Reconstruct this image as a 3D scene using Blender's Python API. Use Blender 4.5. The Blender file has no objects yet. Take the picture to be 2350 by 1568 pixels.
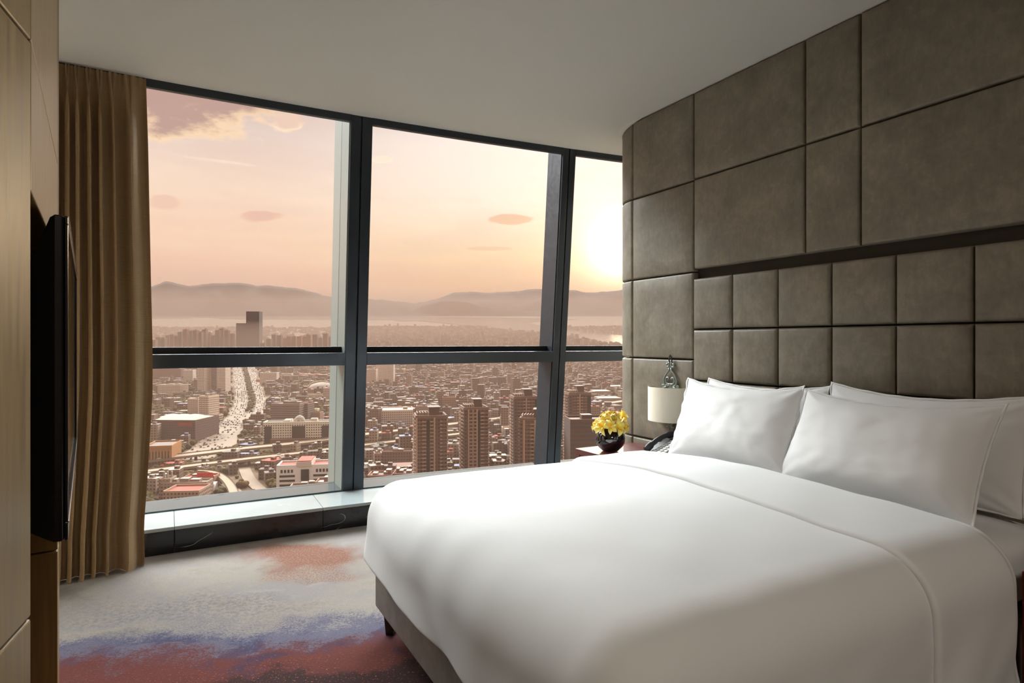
import bpy, bmesh, math, random
from mathutils import Vector, Matrix, noise as mnoise
from math import sin, cos, pi, sqrt, atan2, radians

random.seed(7)
SC = bpy.context.scene
COL = SC.collection

# ------------------------------------------------------------------ camera, sky, exposure
F = 1400.0                     # focal length in pixels of the 2350 px wide frame
EYE = Vector((0.0, 0.0, 1.2))
cam_data = bpy.data.cameras.new('camera')
cam_data.sensor_width = 36.0
cam_data.lens = F / 2350.0 * 36.0
cam_data.clip_start = 0.05
cam_data.clip_end = 80000.0
camera = bpy.data.objects.new('camera', cam_data)
camera.location = EYE
camera.rotation_euler = (radians(90), 0, 0)
COL.objects.link(camera)
SC.camera = camera

SC.view_settings.view_transform = 'Standard'
SC.view_settings.look = 'None'
SC.view_settings.gamma = 1.0
SC.view_settings.use_curve_mapping = False
SC.view_settings.exposure = 0.0
SC.cycles.use_denoising = True
SC.cycles.max_bounces = 10
SC.cycles.diffuse_bounces = 5
SC.cycles.glossy_bounces = 4
SC.cycles.transparent_max_bounces = 16
SC.cycles.volume_bounces = 0
SC.cycles.sample_clamp_indirect = 6.0

SUN_DIR = Vector(((1421 - 1175) / F, 1.0, (785 - 575) / F)).normalized()

SKY_FILL = 37.5
SUN_POWER = 0.45
HAZE_DENSITY = 0.75e-4
HAZE_SCATTER = 0.205


class NT:
    """small helper around a node tree"""
    def __init__(self, tree):
        self.t = tree
        self.t.nodes.clear()

    def n(self, kind, **kw):
        nd = self.t.nodes.new(kind)
        for k, v in kw.items():
            setattr(nd, k, v)
        return nd

    def put(self, sock, v):
        if isinstance(v, bpy.types.NodeSocket):
            self.t.links.new(v, sock)
        elif isinstance(v, (tuple, list)) and len(v) == 3 and sock.type == 'RGBA':
            sock.default_value = (v[0], v[1], v[2], 1.0)
        else:
            sock.default_value = v

    def m(self, op, a, b=0.0, c=0.0, clamp=False):
        nd = self.n('ShaderNodeMath', operation=op)
        nd.use_clamp = clamp
        self.put(nd.inputs[0], a)
        self.put(nd.inputs[1], b)
        self.put(nd.inputs[2], c)
        return nd.outputs[0]

    def vm(self, op, a, b=(0, 0, 0), out=0):
        nd = self.n('ShaderNodeVectorMath', operation=op)
        self.put(nd.inputs[0], a)
        self.put(nd.inputs[1], b)
        return nd.outputs['Value'] if op in ('DOT_PRODUCT', 'LENGTH', 'DISTANCE') else nd.outputs[0]

    def mix(self, f, a, b, mode='MIX'):
        nd = self.n('ShaderNodeMix', data_type='RGBA', blend_type=mode)
        self.put(nd.inputs[0], f)
        self.put(nd.inputs[6], a)
        self.put(nd.inputs[7], b)
        return nd.outputs[2]

    def smooth(self, v, a, b, lo=0.0, hi=1.0):
        nd = self.n('ShaderNodeMapRange', interpolation_type='SMOOTHSTEP')
        self.put(nd.inputs[0], v)
        for i, x in enumerate((a, b, lo, hi)):
            self.put(nd.inputs[i + 1], x)
        return nd.outputs[0]

    def noise(self, vec, scale, detail=4.0, rough=0.5, dist=0.0, color=False):
        nd = self.n('ShaderNodeTexNoise')
        self.put(nd.inputs['Vector'], vec)
        self.put(nd.inputs['Scale'], scale)
        self.put(nd.inputs['Detail'], detail)
        self.put(nd.inputs['Roughness'], rough)
        self.put(nd.inputs['Distortion'], dist)
        return nd.outputs['Color'] if color else nd.outputs['Fac']

    def ramp(self, f, stops, mode='LINEAR'):
        nd = self.n('ShaderNodeValToRGB')
        nd.color_ramp.interpolation = mode
        els = nd.color_ramp.elements
        els[0].position, els[0].color = stops[0][0], (*stops[0][1], 1)
        els[1].position, els[1].color = stops[-1][0], (*stops[-1][1], 1)
        for p, c in stops[1:-1]:
            e = els.new(p)
            e.color = (*c, 1)
        self.put(nd.inputs[0], f)
        return nd.outputs[0]

    def map(self, vec, scale=(1, 1, 1), loc=(0, 0, 0), rot=(0, 0, 0)):
        nd = self.n('ShaderNodeMapping')
        self.put(nd.inputs[0], vec)
        nd.inputs[1].default_value = loc
        nd.inputs[2].default_value = rot
        nd.inputs[3].default_value = scale
        return nd.outputs[0]


def lin(r, g, b):
    """sRGB 0-255 to linear"""
    f = lambda c: c / 12.92 if c <= 0.04045 else ((c + 0.055) / 1.055) ** 2.4
    return (f(r / 255), f(g / 255), f(b / 255))


# ---- sky: a sunset gradient with clouds, all by direction
world = bpy.data.worlds.new('sunset_sky')
SC.world = world
world.use_nodes = True
nt = NT(world.node_tree)
dirn = nt.n('ShaderNodeTexCoord').outputs['Generated']
sep = nt.n('ShaderNodeSeparateXYZ')
nt.put(sep.inputs[0], dirn)
dx, dy, dz = sep.outputs
fwd = nt.m('MAXIMUM', dy, 0.05)
az = nt.m('DIVIDE', dx, fwd)           # tangent of azimuth
el = nt.m('DIVIDE', dz, fwd)
left_ramp = nt.ramp(dz, [(0.0, lin(222, 178, 158)), (0.10, lin(236, 192, 168)), (0.16, lin(242, 207, 182)),
                         (0.24, lin(234, 209, 192)), (0.31, lin(214, 194, 187)), (0.36, lin(190, 166, 162)), (0.6, lin(170, 165, 175))])
right_ramp = nt.ramp(dz, [(0.0, lin(238, 186, 148)), (0.09, lin(247, 198, 156)), (0.14, lin(252, 219, 176)),
                          (0.22, lin(255, 238, 220)), (0.30, lin(254, 241, 232)), (0.38, lin(240, 231, 228)), (0.6, lin(190, 190, 200))])
sky = nt.mix(nt.smooth(az, -0.50, 0.10), left_ramp, right_ramp)
# broad soft streaks
st = nt.noise(nt.map(dirn, (2.2, 2.2, 13.0)), 2.0, 5.0, 0.55, 0.4)
sky = nt.mix(nt.smooth(st, 0.46, 0.66, 0.0, 0.2), sky, lin(218, 186, 172))
sky = nt.mix(nt.smooth(st, 0.50, 0.33, 0.0, 0.15), sky, lin(255, 232, 205))
# clouds at their own directions
cl_noise = nt.noise(nt.map(dirn, (1.0, 1.0, 1.9)), 9.0, 7.0, 0.62, 0.3)
cl_fine = nt.noise(nt.map(dirn, (1.0, 1.0, 2.2)), 24.0, 6.0, 0.6, 0.2)


def cloud(sky, cx, cy, rx, ry, body, edge, edge_amt=0.9, bump=1.1, flat=0.0):
    ca, ce = (cx - 1175) / F, (785 - cy) / F
    a = nt.m('DIVIDE', nt.m('SUBTRACT', az, ca), rx / F)
    e = nt.m('DIVIDE', nt.m('SUBTRACT', el, ce), ry / F)
    r = nt.m('SQRT', nt.m('ADD', nt.m('MULTIPLY', a, a), nt.m('MULTIPLY', e, e)))
    r = nt.m('ADD', r, nt.m('MULTIPLY', nt.m('SUBTRACT', cl_noise, 0.5), bump * 1.7))
    r = nt.m('ADD', r, nt.m('MULTIPLY', nt.m('SUBTRACT', cl_fine, 0.5), bump * 0.9))
    mask = nt.smooth(r, 1.0, 0.72)
    rim = nt.m('MULTIPLY', nt.smooth(r, 0.45, 0.85), nt.smooth(e, 0.35 + flat, -0.45 + flat), clamp=True)
    c = nt.mix(nt.m('MULTIPLY', rim, edge_amt), body, edge)
    return nt.mix(nt.m('MULTIPLY', mask, 0.92), sky, c)


sky = cloud(sky, 440, 215, 310, 120, lin(178, 144, 136), lin(248, 216, 178), 0.95, 0.95, -0.1)
sky = cloud(sky, 660, 285, 55, 26, lin(226, 196, 178), lin(252, 226, 196), 0.9, 1.0)
sky = cloud(sky, 600, 497, 62, 15, lin(226, 184, 166), lin(244, 205, 178), 0.5, 0.8, 0.2)
sky = cloud(sky, 380, 465, 40, 18, lin(232, 194, 174), lin(246, 214, 188), 0.6, 0.9, 0.2)
sky = cloud(sky, 878, 367, 26, 9, lin(250, 226, 206), lin(255, 240, 224), 0.6, 0.8, 0.2)
sky = cloud(sky, 1172, 505, 54, 13, lin(232, 188, 158), lin(240, 200, 168), 0.4, 0.6, 0.0)
sky = cloud(sky, 1120, 572, 60, 6, lin(240, 200, 168), lin(245, 210, 178), 0.4, 0.6, 0.0)
sky = nt.mix(1.0, sky, (1.2, 1.19, 1.18), 'MULTIPLY')
# sun and its glow
dot = nt.vm('DOT_PRODUCT', dirn, tuple(SUN_DIR))
ang = nt.m('ARCCOSINE', nt.m('MINIMUM', dot, 1.0))
g1 = nt.m('POWER', 2.718, nt.m('MULTIPLY', ang, -16.0))
g2 = nt.m('POWER', 2.718, nt.m('MULTIPLY', ang, -55.0))
disc = nt.smooth(ang, 0.012, 0.006)
low = nt.smooth(dz, -0.02, 0.16)
glow_col = nt.mix(low, lin(255, 170, 70), lin(255, 228, 175))
add1 = nt.vm('SCALE', glow_col)
add1.node.inputs['Scale'].default_value = 1.0
nt.put(add1.node.inputs['Scale'], nt.m('MULTIPLY', g1, 1.6))
add2 = nt.vm('SCALE', (1.0, 0.93, 0.78))
nt.put(add2.node.inputs['Scale'], nt.m('ADD', nt.m('MULTIPLY', g2, 7.0), nt.m('MULTIPLY', disc, 25.0)))
sky = nt.vm('ADD', nt.vm('ADD', sky, add1), add2)
# added bright band of sky above the view, there to fill the room
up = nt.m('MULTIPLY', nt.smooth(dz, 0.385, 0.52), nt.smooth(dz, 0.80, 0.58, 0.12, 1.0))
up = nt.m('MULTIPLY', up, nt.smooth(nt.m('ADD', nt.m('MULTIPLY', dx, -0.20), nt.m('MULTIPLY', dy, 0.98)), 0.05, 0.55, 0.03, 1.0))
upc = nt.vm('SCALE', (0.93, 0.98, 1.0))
nt.put(upc.node.inputs['Scale'], nt.m('MULTIPLY', up, SKY_FILL))
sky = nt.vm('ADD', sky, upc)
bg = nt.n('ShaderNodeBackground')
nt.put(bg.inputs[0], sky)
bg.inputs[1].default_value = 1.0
wo = nt.n('ShaderNodeOutputWorld')
nt.put(wo.inputs[0], bg.outputs[0])
world.cycles.sampling_method = 'MANUAL'
world.cycles.sample_map_resolution = 1024

sun_data = bpy.data.lights.new('low_sun', 'SUN')
sun_data.energy = SUN_POWER
sun_data.color = (1.0, 0.72, 0.45)
sun_data.angle = radians(1.5)
sun = bpy.data.objects.new('low_sun', sun_data)
sun.rotation_euler = SUN_DIR.to_track_quat('Z', 'Y').to_euler()
sun.location = (0, 0, 60)
COL.objects.link(sun)

# ------------------------------------------------------------------ geometry helpers
D = 2.72                                    # distance from the eye to the upholstered wall
TH = math.atan(765.0 / F)
WN = Vector((cos(TH), sin(TH), 0))          # towards the wall
WU = Vector((-sin(TH), cos(TH), 0))         # along the wall, towards the window
WROT = atan2(WU.y, WU.x)
H = 2.70


def wpt(s, w, z=0.0):
    p = WN * (D - w) + WU * s
    return Vector((p.x, p.y, z))


class MB:
    """collects faces; build() links them as one mesh object"""
    def __init__(self):
        self.v, self.f, self.uv, self.mi = [], [], [], []

    def add(self, vs, fs, uvs=None, mi=0):
        o = len(self.v)
        self.v += [tuple(p) for p in vs]
        for i, f in enumerate(fs):
            self.f.append([o + k for k in f])
            self.uv.append(uvs[i] if uvs else None)
            self.mi.append(mi if isinstance(mi, int) else mi[i])
        return self

    def box(self, x0, x1, y0, y1, z0, z1, mi=0, fn=None):
        vs = [(x, y, z) for z in (z0, z1) for y in (y0, y1) for x in (x0, x1)]
        if fn:
            vs = [fn(*p) for p in vs]
        return self.add(vs, [(0, 2, 3, 1), (4, 5, 7, 6), (0, 1, 5, 4), (2, 6, 7, 3), (0, 4, 6, 2), (1, 3, 7, 5)], mi=mi)

    def house(self, cx, cy, z0, w, d, h, yaw=0.0, wall=0, roof=1):
        """box with wall coordinates in metres, (cx, cy) the middle of the base"""
        c, s = cos(yaw), sin(yaw)
        P = [(-w / 2, -d / 2), (w / 2, -d / 2), (w / 2, d / 2), (-w / 2, d / 2)]
        P = [(cx + x * c - y * s, cy + x * s + y * c) for x, y in P]
        vs = [(x, y, z0) for x, y in P] + [(x, y, z0 + h) for x, y in P]
        fs, uvs, mi = [], [], []
        u = 0.0
        for i in range(4):
            j = (i + 1) % 4
            L = w if i % 2 == 0 else d
            fs.append((i, j, 4 + j, 4 + i))
            uvs.append([(u, 0), (u + L, 0), (u + L, h), (u, h)])
            u += math.ceil(L / 3.0) * 3.0
            mi.append(wall)
        fs.append((4, 5, 6, 7))
        uvs.append([(0, 0)] * 4)
        mi.append(roof)
        return self.add(vs, fs, uvs, mi)

    def grid(self, nu, nv, fn, closed_u=False, mi=0, flip=False):
        vs = [fn(i / (nu if closed_u else nu - 1), j / (nv - 1)) for j in range(nv) for i in range(nu)]
        fs, uvs = [], []
        for j in range(nv - 1):
            for i in range(nu if closed_u else nu - 1):
                k = (i + 1) % nu
                q = [j * nu + i, j * nu + k, (j + 1) * nu + k, (j + 1) * nu + i]
                t = [(i / nu, j / nv), ((i + 1) / nu, j / nv), ((i + 1) / nu, (j + 1) / nv), (i / nu, (j + 1) / nv)]
                if flip:
                    q.reverse()
                    t.reverse()
                fs.append(q)
                uvs.append(t)
        return self.add(vs, fs, uvs, mi)

    def lathe(self, prof, n=32, c=(0, 0, 0), mi=0, cap=True):
        m = len(prof)
        vs = [(c[0] + r * cos(2 * pi * i / n), c[1] + r * sin(2 * pi * i / n), c[2] + z) for r, z in prof for i in range(n)]
        fs = [(j * n + i, j * n + (i + 1) % n, (j + 1) * n + (i + 1) % n, (j + 1) * n + i) for j in range(m - 1) for i in range(n)]
        if cap:
            fs.append(tuple(reversed(range(n))))
            fs.append(tuple((m - 1) * n + i for i in range(n)))
        return self.add(vs, fs, mi=mi)

    def tube(self, pts, r, n=8, mi=0, flat=1.0, closed=False):
        pts = [Vector(p) for p in pts]
        vs, fs = [], []
        m = len(pts)
        ref = None
        for i, p in enumerate(pts):
            a = pts[i - 1] if i else (pts[-1] if closed else p)
            b = pts[i + 1] if i < m - 1 else (pts[0] if closed else p)
            t = (b - a).normalized()
            if ref is None:
                ref = Vector((0, 1, 0)) if abs(t.y) < 0.8 else Vector((1, 0, 0))
            side = t.cross(ref).normalized()
            up = side.cross(t).normalized()
            ref = up
            rr = r[i] if isinstance(r, (list, tuple)) else r
            for k in range(n):
                q = 2 * pi * k / n
                vs.append(p + side * (rr * cos(q)) + up * (rr * flat * sin(q)))
        for i in range(m if closed else m - 1):
            j = (i + 1) % m
            for k in range(n):
                fs.append((i * n + k, i * n + (k + 1) % n, j * n + (k + 1) % n, j * n + k))
        if not closed:
            fs.append(tuple(reversed(range(n))))
            fs.append(tuple((m - 1) * n + k for k in range(n)))
        return self.add(vs, fs, mi=mi)

    def build(self, name, mats, parent=None, origin=(0, 0, 0), smooth=False, bevel=0.0, segs=2, sub=0, auto=None, solid=0.0):
        me = bpy.data.meshes.new(name)
        o = Vector(origin)
        me.from_pydata([tuple(Vector(p) - o) for p in self.v], [], self.f)
        if not isinstance(mats, (list, tuple)):
            mats = [mats]
        for m in mats:
            me.materials.append(m)
        uvl = me.uv_layers.new(name='uv')
        k = 0
        data = [0.0] * (2 * len(me.loops))
        for u, f in zip(self.uv, self.f):
            for q in range(len(f)):
                if u:
                    data[2 * k], data[2 * k + 1] = u[q]
                k += 1
        uvl.data.foreach_set('uv', data)
        me.polygons.foreach_set('material_index', [min(i, len(mats) - 1) for i in self.mi])
        me.update()
        if smooth or auto is not None:
            me.shade_smooth()
            if auto is not None:
                me.set_sharp_from_angle(angle=radians(auto))
        ob = bpy.data.objects.new(name, me)
        COL.objects.link(ob)
        if parent is not None:
            ob.parent = parent
        if solid:
            md = ob.modifiers.new('thickness', 'SOLIDIFY')
            md.thickness = solid
            md.offset = -1
        if bevel:
            md = ob.modifiers.new('bevel', 'BEVEL')
            md.width = bevel
            md.segments = segs
            md.limit_method = 'ANGLE'
            md.angle_limit = radians(40)
        if sub:
            md = ob.modifiers.new('subdivision', 'SUBSURF')
            md.levels = sub
            md.render_levels = sub
        return ob


def tag(o, label=None, cat=None, group=None, kind=None):
    if label:
        o['label'] = label
    if cat:
        o['category'] = cat
    if group:
        o['group'] = group
    if kind:
        o['kind'] = kind
    return o


def empty(name, loc=(0, 0, 0), rz=0.0):
    o = bpy.data.objects.new(name, None)
    o.location = loc
    o.rotation_euler = (0, 0, rz)
    o.empty_display_size = 0.1
    COL.objects.link(o)
    return o


def wall_frame(o, s, w, z):
    """seat an object at wall coordinates (s along, w out from, z up)"""
    o.location = wpt(s, w, z)
    o.rotation_euler = (0, 0, WROT)
    return o


def wall_empty(name, s, w, z):
    return wall_frame(empty(name), s, w, z)


# ------------------------------------------------------------------ materials
def mat(name, color=(0.5, 0.5, 0.5), rough=0.5, metal=0.0, spec=0.5, coat=0.0):
    m = bpy.data.materials.new(name)
    m.use_nodes = True
    t = NT(m.node_tree)
    b = t.n('ShaderNodeBsdfPrincipled')
    o = t.n('ShaderNodeOutputMaterial')
    t.put(o.inputs[0], b.outputs[0])
    t.put(b.inputs['Base Color'], color)
    b.inputs['Roughness'].default_value = rough
    b.inputs['Metallic'].default_value = metal
    b.inputs['Specular IOR Level'].default_value = spec
    b.inputs['Coat Weight'].default_value = coat
    m['b'] = b.name
    return m, t, b


def bump(t, b, height, strength=0.3, dist=0.01):
    nd = t.n('ShaderNodeBump')
    nd.inputs['Strength'].default_value = strength
    nd.inputs['Distance'].default_value = dist
    t.put(nd.inputs['Height'], height)
    t.put(b.inputs['Normal'], nd.outputs[0])


def obj_co(t):
    return t.n('ShaderNodeTexCoord').outputs['Object']


M = {}
# painted ceiling
m, t, b = mat('ceiling_paint', lin(204, 202, 195), 0.9)
bump(t, b, t.noise(obj_co(t), 60, 3), 0.03, 0.002)
M['ceiling'] = m
m, t, b = mat('wall_paint', lin(180, 168, 150), 0.85)
M['paint'] = m

# brushed leather of the padded wall
m, t, b = mat('mottled_leather', (0.2, 0.18, 0.15), 0.48, spec=0.45)
co = obj_co(t)
n1 = t.noise(co, 5.0, 6, 0.65)
n2 = t.noise(t.map(co, (1, 1, 0.35)), 55.0, 4, 0.6)
n3 = t.noise(co, 16.0, 5, 0.7, 0.6)
f = t.m('ADD', t.m('MULTIPLY', n1, 0.45), t.m('ADD', t.m('MULTIPLY', n2, 0.2), t.m('MULTIPLY', n3, 0.35)))
t.put(b.inputs['Base Color'], t.ramp(f, [(0.30, lin(98, 90, 78)), (0.5, lin(124, 116, 102)), (0.72, lin(152, 143, 126))]))
t.put(b.inputs['Roughness'], t.smooth(n3, 0.3, 0.7, 0.42, 0.58))
bump(t, b, t.noise(co, 320.0, 3, 0.6), 0.10, 0.002)
M['leather'] = m
m, t, b = mat('groove_backing', lin(52, 44, 36), 0.8)
M['backing'] = m

# veneered left wall
m, t, b = mat('golden_veneer', (0.3, 0.25, 0.13), 0.34, spec=0.5)
co = obj_co(t)
g = t.noise(t.map(co, (7.0, 7.0, 0.35)), 9.0, 6, 0.6)
g2 = t.noise(t.map(co, (1.0, 1.0, 0.4)), 2.5, 3)
c = t.ramp(g, [(0.3, lin(120, 100, 56)), (0.5, lin(142, 120, 72)), (0.72, lin(160, 138, 90))])
c = t.mix(t.smooth(g2, 0.35, 0.7, 0.0, 0.35), c, lin(132, 108, 58))
t.put(b.inputs['Base Color'], c)
t.put(b.inputs['Roughness'], t.smooth(g, 0.3, 0.7, 0.28, 0.42))
M['veneer'] = m
m, t, b = mat('dark_veneer', (0.1, 0.07, 0.03), 0.4)
co = obj_co(t)
g = t.noise(t.map(co, (7.0, 7.0, 0.35)), 9.0, 5, 0.6)
t.put(b.inputs['Base Color'], t.ramp(g, [(0.3, lin(98, 72, 34)), (0.7, lin(124, 94, 48))]))
M['veneer_dark'] = m

# window metal
m, t, b = mat('slate_metal', lin(50, 57, 65), 0.34, metal=0.35, spec=0.6)
co = obj_co(t)
t.put(b.inputs['Roughness'], t.smooth(t.noise(co, 30, 4), 0.3, 0.7, 0.30, 0.42))
M['frame'] = m
m, t, b = mat('pale_metal', lin(150, 164, 160), 0.3, metal=0.3, spec=0.6)
M['fin'] = m  # paler than the frame: sky light on the mullion sides, put into colour
M['ledge'] = mat('ledge_metal', lin(70, 82, 86), 0.12, metal=0.2, spec=0.6)[0]
m, t, b = mat('rubber_gasket', lin(18, 22, 24), 0.7)
M['gasket'] = m

# window glass: clear with Fresnel reflections
m = bpy.data.materials.new('window_glass')
m.use_nodes = True
t = NT(m.node_tree)
tr = t.n('ShaderNodeBsdfTransparent')
tr.inputs[0].default_value = (0.985, 0.985, 0.975, 1)
gl = t.n('ShaderNodeBsdfGlossy')
gl.inputs['Roughness'].default_value = 0.01
fr = t.n('ShaderNodeFresnel')
fr.inputs[0].default_value = 1.35
ms = t.n('ShaderNodeMixShader')
t.put(ms.inputs[0], t.m('MULTIPLY', fr.outputs[0], 0.12))
t.put(ms.inputs[1], tr.outputs[0])
t.put(ms.inputs[2], gl.outputs[0])
o = t.n('ShaderNodeOutputMaterial')
t.put(o.inputs[0], ms.outputs[0])
M['glass'] = m

# black marble with white veins
def marble(name, ior, rough, lift=0.0):  # lift puts a pale sky sheen into the stone colour
  m, t, b = mat(name, (0.01, 0.01, 0.011), rough, spec=0.5)
  b.inputs['IOR'].default_value = ior
  co = obj_co(t)
  wv = t.noise(co, 1.7, 4, 0.5, color=True)
  cw = t.vm('ADD', co, t.vm('SCALE', t.vm('SUBTRACT', wv, (0.5, 0.5, 0.5))))
  cw.node.inputs[1].links[0].from_node.inputs['Scale'].default_value = 0.22
  vn = t.noise(t.map(cw, (1.1, 1.1, 3.2), rot=(0.2, 0.6, 0.4), loc=(3.1, 1.7, 0.4)), 2.6, 1, 0.4)
  ln = t.m('ABSOLUTE', t.m('SUBTRACT', vn, 0.5))
  msk = t.noise(co, 5.0, 2)
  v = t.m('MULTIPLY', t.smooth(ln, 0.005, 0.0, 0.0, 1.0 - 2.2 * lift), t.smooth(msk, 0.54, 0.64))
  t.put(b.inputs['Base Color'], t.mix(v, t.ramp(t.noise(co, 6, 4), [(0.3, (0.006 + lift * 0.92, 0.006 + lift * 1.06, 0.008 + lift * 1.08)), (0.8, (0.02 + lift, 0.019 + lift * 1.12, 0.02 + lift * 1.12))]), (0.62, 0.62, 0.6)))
  return m


M['marble'] = marble('black_marble', 1.5, 0.14)
M['marble_top_sheen'] = marble('marble_painted_sheen', 1.7, 0.09, 0.32)  # black marble top with the sky's reflection put into its base colour

# carpet
m, t, b = mat('wash_carpet', (0.5, 0.5, 0.5), 0.95, spec=0.1)
co = obj_co(t)
wrp = t.noise(co, 1.6, 5, 0.6, color=True)
wf = t.noise(co, 7.0, 4, 0.6, color=True)
wsc = t.vm('SCALE', t.vm('SUBTRACT', wrp, (0.5, 0.5, 0.5)))
wsc.node.inputs['Scale'].default_value = 0.7
wsf = t.vm('SCALE', t.vm('SUBTRACT', wf, (0.5, 0.5, 0.5)))
wsf.node.inputs['Scale'].default_value = 0.22
p = t.vm('ADD', t.vm('ADD', co, wsc), wsf)


def blob(cx, cy, rx, ry, soft=0.5):
    q = t.map(p, (1 / rx, 1 / ry, 0), (-cx / rx, -cy / ry, 0))
    return t.smooth(t.vm('LENGTH', q), 1.0, 1.0 - soft)


base = t.ramp(t.noise(t.map(p, (1.0, 2.2, 1)), 1.5, 6, 0.62), [(0.3, lin(140, 134, 128)), (0.45, lin(163, 156, 147)), (0.6, lin(152, 148, 147)), (0.75, lin(177, 171, 160))])
yy = nt_y = t.n('ShaderNodeSeparateXYZ')
t.put(yy.inputs[0], p)
px_, py_ = yy.outputs[0], yy.outputs[1]
# height of the painted swath: rises towards the bed
edge = t.m('ADD', py_, t.m('MULTIPLY', px_, -0.24))
spk = t.noise(co, 110.0, 2, 0.8)
spk2 = t.noise(co, 45.0, 3, 0.8)
jit = t.m('ADD', t.m('MULTIPLY', t.m('SUBTRACT', spk, 0.5), 0.32), t.m('MULTIPLY', t.m('SUBTRACT', spk2, 0.5), 0.22))
edge_j = t.m('ADD', edge, jit)
c = t.mix(t.m('MULTIPLY', blob(-1.45, 2.75, 0.9, 0.28, 0.8), t.smooth(spk2, 0.40, 0.62, 0.0, 0.55)), base, lin(102, 102, 118))
c = t.mix(t.m('MULTIPLY', blob(-1.20, 3.42, 0.46, 0.26, 0.55), t.smooth(spk, 0.30, 0.52)), c, lin(140, 89, 67))
c = t.mix(t.m('MULTIPLY', blob(-1.05, 3.2, 0.34, 0.16, 0.6), t.smooth(spk, 0.44, 0.60)), c, lin(145, 99, 80))
c = t.mix(t.smooth(edge_j, 2.97, 2.78), c, lin(102, 102, 124))
c = t.mix(t.m('MULTIPLY', t.smooth(edge_j, 2.86, 2.72), t.smooth(t.noise(p, 3.2, 4), 0.42, 0.55)), c, lin(67, 67, 100))
c = t.mix(t.smooth(edge_j, 2.76, 2.58), c, lin(100, 42, 34))
c = t.mix(t.m('MULTIPLY', t.smooth(edge_j, 2.74, 2.50), t.smooth(t.noise(p, 2.6, 4), 0.50, 0.62)), c, lin(56, 44, 76))
c = t.mix(t.smooth(edge_j, 2.52, 2.28), c, lin(72, 22, 21))
c = t.mix(t.m('MULTIPLY', t.smooth(edge, 2.45, 2.40), t.smooth(px_, -1.15, -0.95)), c, lin(46, 14, 13))
c = t.mix(t.m('MULTIPLY', t.smooth(spk, 0.60, 0.68), t.smooth(edge_j, 2.7, 2.5)), c, lin(156, 96, 73))
c = t.mix(t.smooth(spk, 0.35, 0.65, 0.12, 0.0), c, (0.05, 0.05, 0.05))
t.put(b.inputs['Base Color'], t.mix(1.0, c, (0.64, 0.62, 0.60), 'MULTIPLY'))
b.inputs['Sheen Weight'].default_value = 0.05
bump(t, b, t.noise(co, 260, 2), 0.35, 0.006)
M['carpet'] = m

# bed linen and upholstery
m, t, b = mat('white_cotton', (0.73, 0.73, 0.73), 0.75, spec=0.2)
b.inputs['Sheen Weight'].default_value = 0.15
co = obj_co(t)
bump(t, b, t.noise(co, 9.0, 4, 0.5, 0.5), 0.16, 0.01)
M['linen'] = m
m, t, b = mat('taupe_upholstery', lin(112, 102, 94), 0.55)
co = obj_co(t)
t.put(b.inputs['Base Color'], t.ramp(t.noise(co, 14, 5, 0.7), [(0.3, lin(100, 90, 82)), (0.7, lin(124, 113, 104))]))
bump(t, b, t.noise(co, 300, 2), 0.1, 0.002)
M['taupe'] = m
m, t, b = mat('black_wood', lin(26, 22, 20), 0.4)
M['black_wood'] = m
m, t, b = mat('red_lacquer_wood', (0.1, 0.03, 0.02), 0.34, spec=0.6, coat=0.1)
co = obj_co(t)
t.put(b.inputs['Base Color'], t.ramp(t.noise(t.map(co, (1.0, 9.0, 9.0)), 4.0, 5, 0.6, 0.6), [(0.3, lin(70, 28, 22)), (0.7, lin(112, 50, 38))]))
M['redwood'] = m

# curtain cloth
m, t, b = mat('bronze_weave', (0.25, 0.18, 0.1), 0.50, spec=0.5)
co = obj_co(t)
wvn = t.n('ShaderNodeTexWave', wave_type='BANDS', bands_direction='Z')
t.put(wvn.inputs['Vector'], co)
wvn.inputs['Scale'].default_value = 55.0
wvn.inputs['Distortion'].default_value = 1.2
wvn.inputs['Detail'].default_value = 2.0
ny = t.noise(t.map(co, (3, 3, 60)), 6, 4)
t.put(b.inputs['Base Color'], t.ramp(t.m('ADD', t.m('MULTIPLY', wvn.outputs['Fac'], 0.45), t.m('MULTIPLY', ny, 0.55)),
                                     [(0.2, lin(128, 102, 68)), (0.8, lin(168, 138, 96))]))
b.inputs['Sheen Weight'].default_value = 0.3
bump(t, b, wvn.outputs['Fac'], 0.10, 0.001)
M['curtain'] = m

M['tv_black'] = mat('gloss_black_plastic', (0.006, 0.006, 0.007), 0.22, spec=0.5)[0]
M['tv_screen'] = mat('television_screen', (0.004, 0.004, 0.005), 0.05, spec=1.0)[0]
M['chrome'] = mat('polished_steel', (0.7, 0.7, 0.72), 0.18, metal=1.0)[0]
M['grey_plate'] = mat('grey_painted_steel', lin(150, 148, 142), 0.5)[0]
M['pewter'] = mat('pewter', lin(128, 134, 128), 0.42, metal=0.45)[0]
M['iron'] = mat('black_iron', (0.012, 0.012, 0.012), 0.45)[0]
m, t, b = mat('silk_shade', lin(232, 226, 208), 0.6)
b.inputs['Sheen Weight'].default_value = 0.3
b.inputs['Transmission Weight'].default_value = 0.0
wv2 = t.noise(t.map(obj_co(t), (60, 60, 2)), 6, 3)
t.put(b.inputs['Base Color'], t.mix(wv2, lin(226, 218, 198), lin(240, 235, 220)))
M['shade'] = m
M['glaze'] = mat('black_glaze', (0.006, 0.004, 0.008), 0.06, spec=0.8, coat=0.5)[0]
m, t, b = mat('orchid_petal', (0.9, 0.6, 0.05), 0.5)
uvn = t.n('ShaderNodeTexCoord').outputs['UV']
su = t.n('ShaderNodeSeparateXYZ')
t.put(su.inputs[0], uvn)
t.put(b.inputs['Base Color'], t.ramp(su.outputs[1], [(0.0, lin(252, 205, 30)), (0.45, lin(255, 230, 105)), (1.0, lin(255, 247, 205))]))
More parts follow.
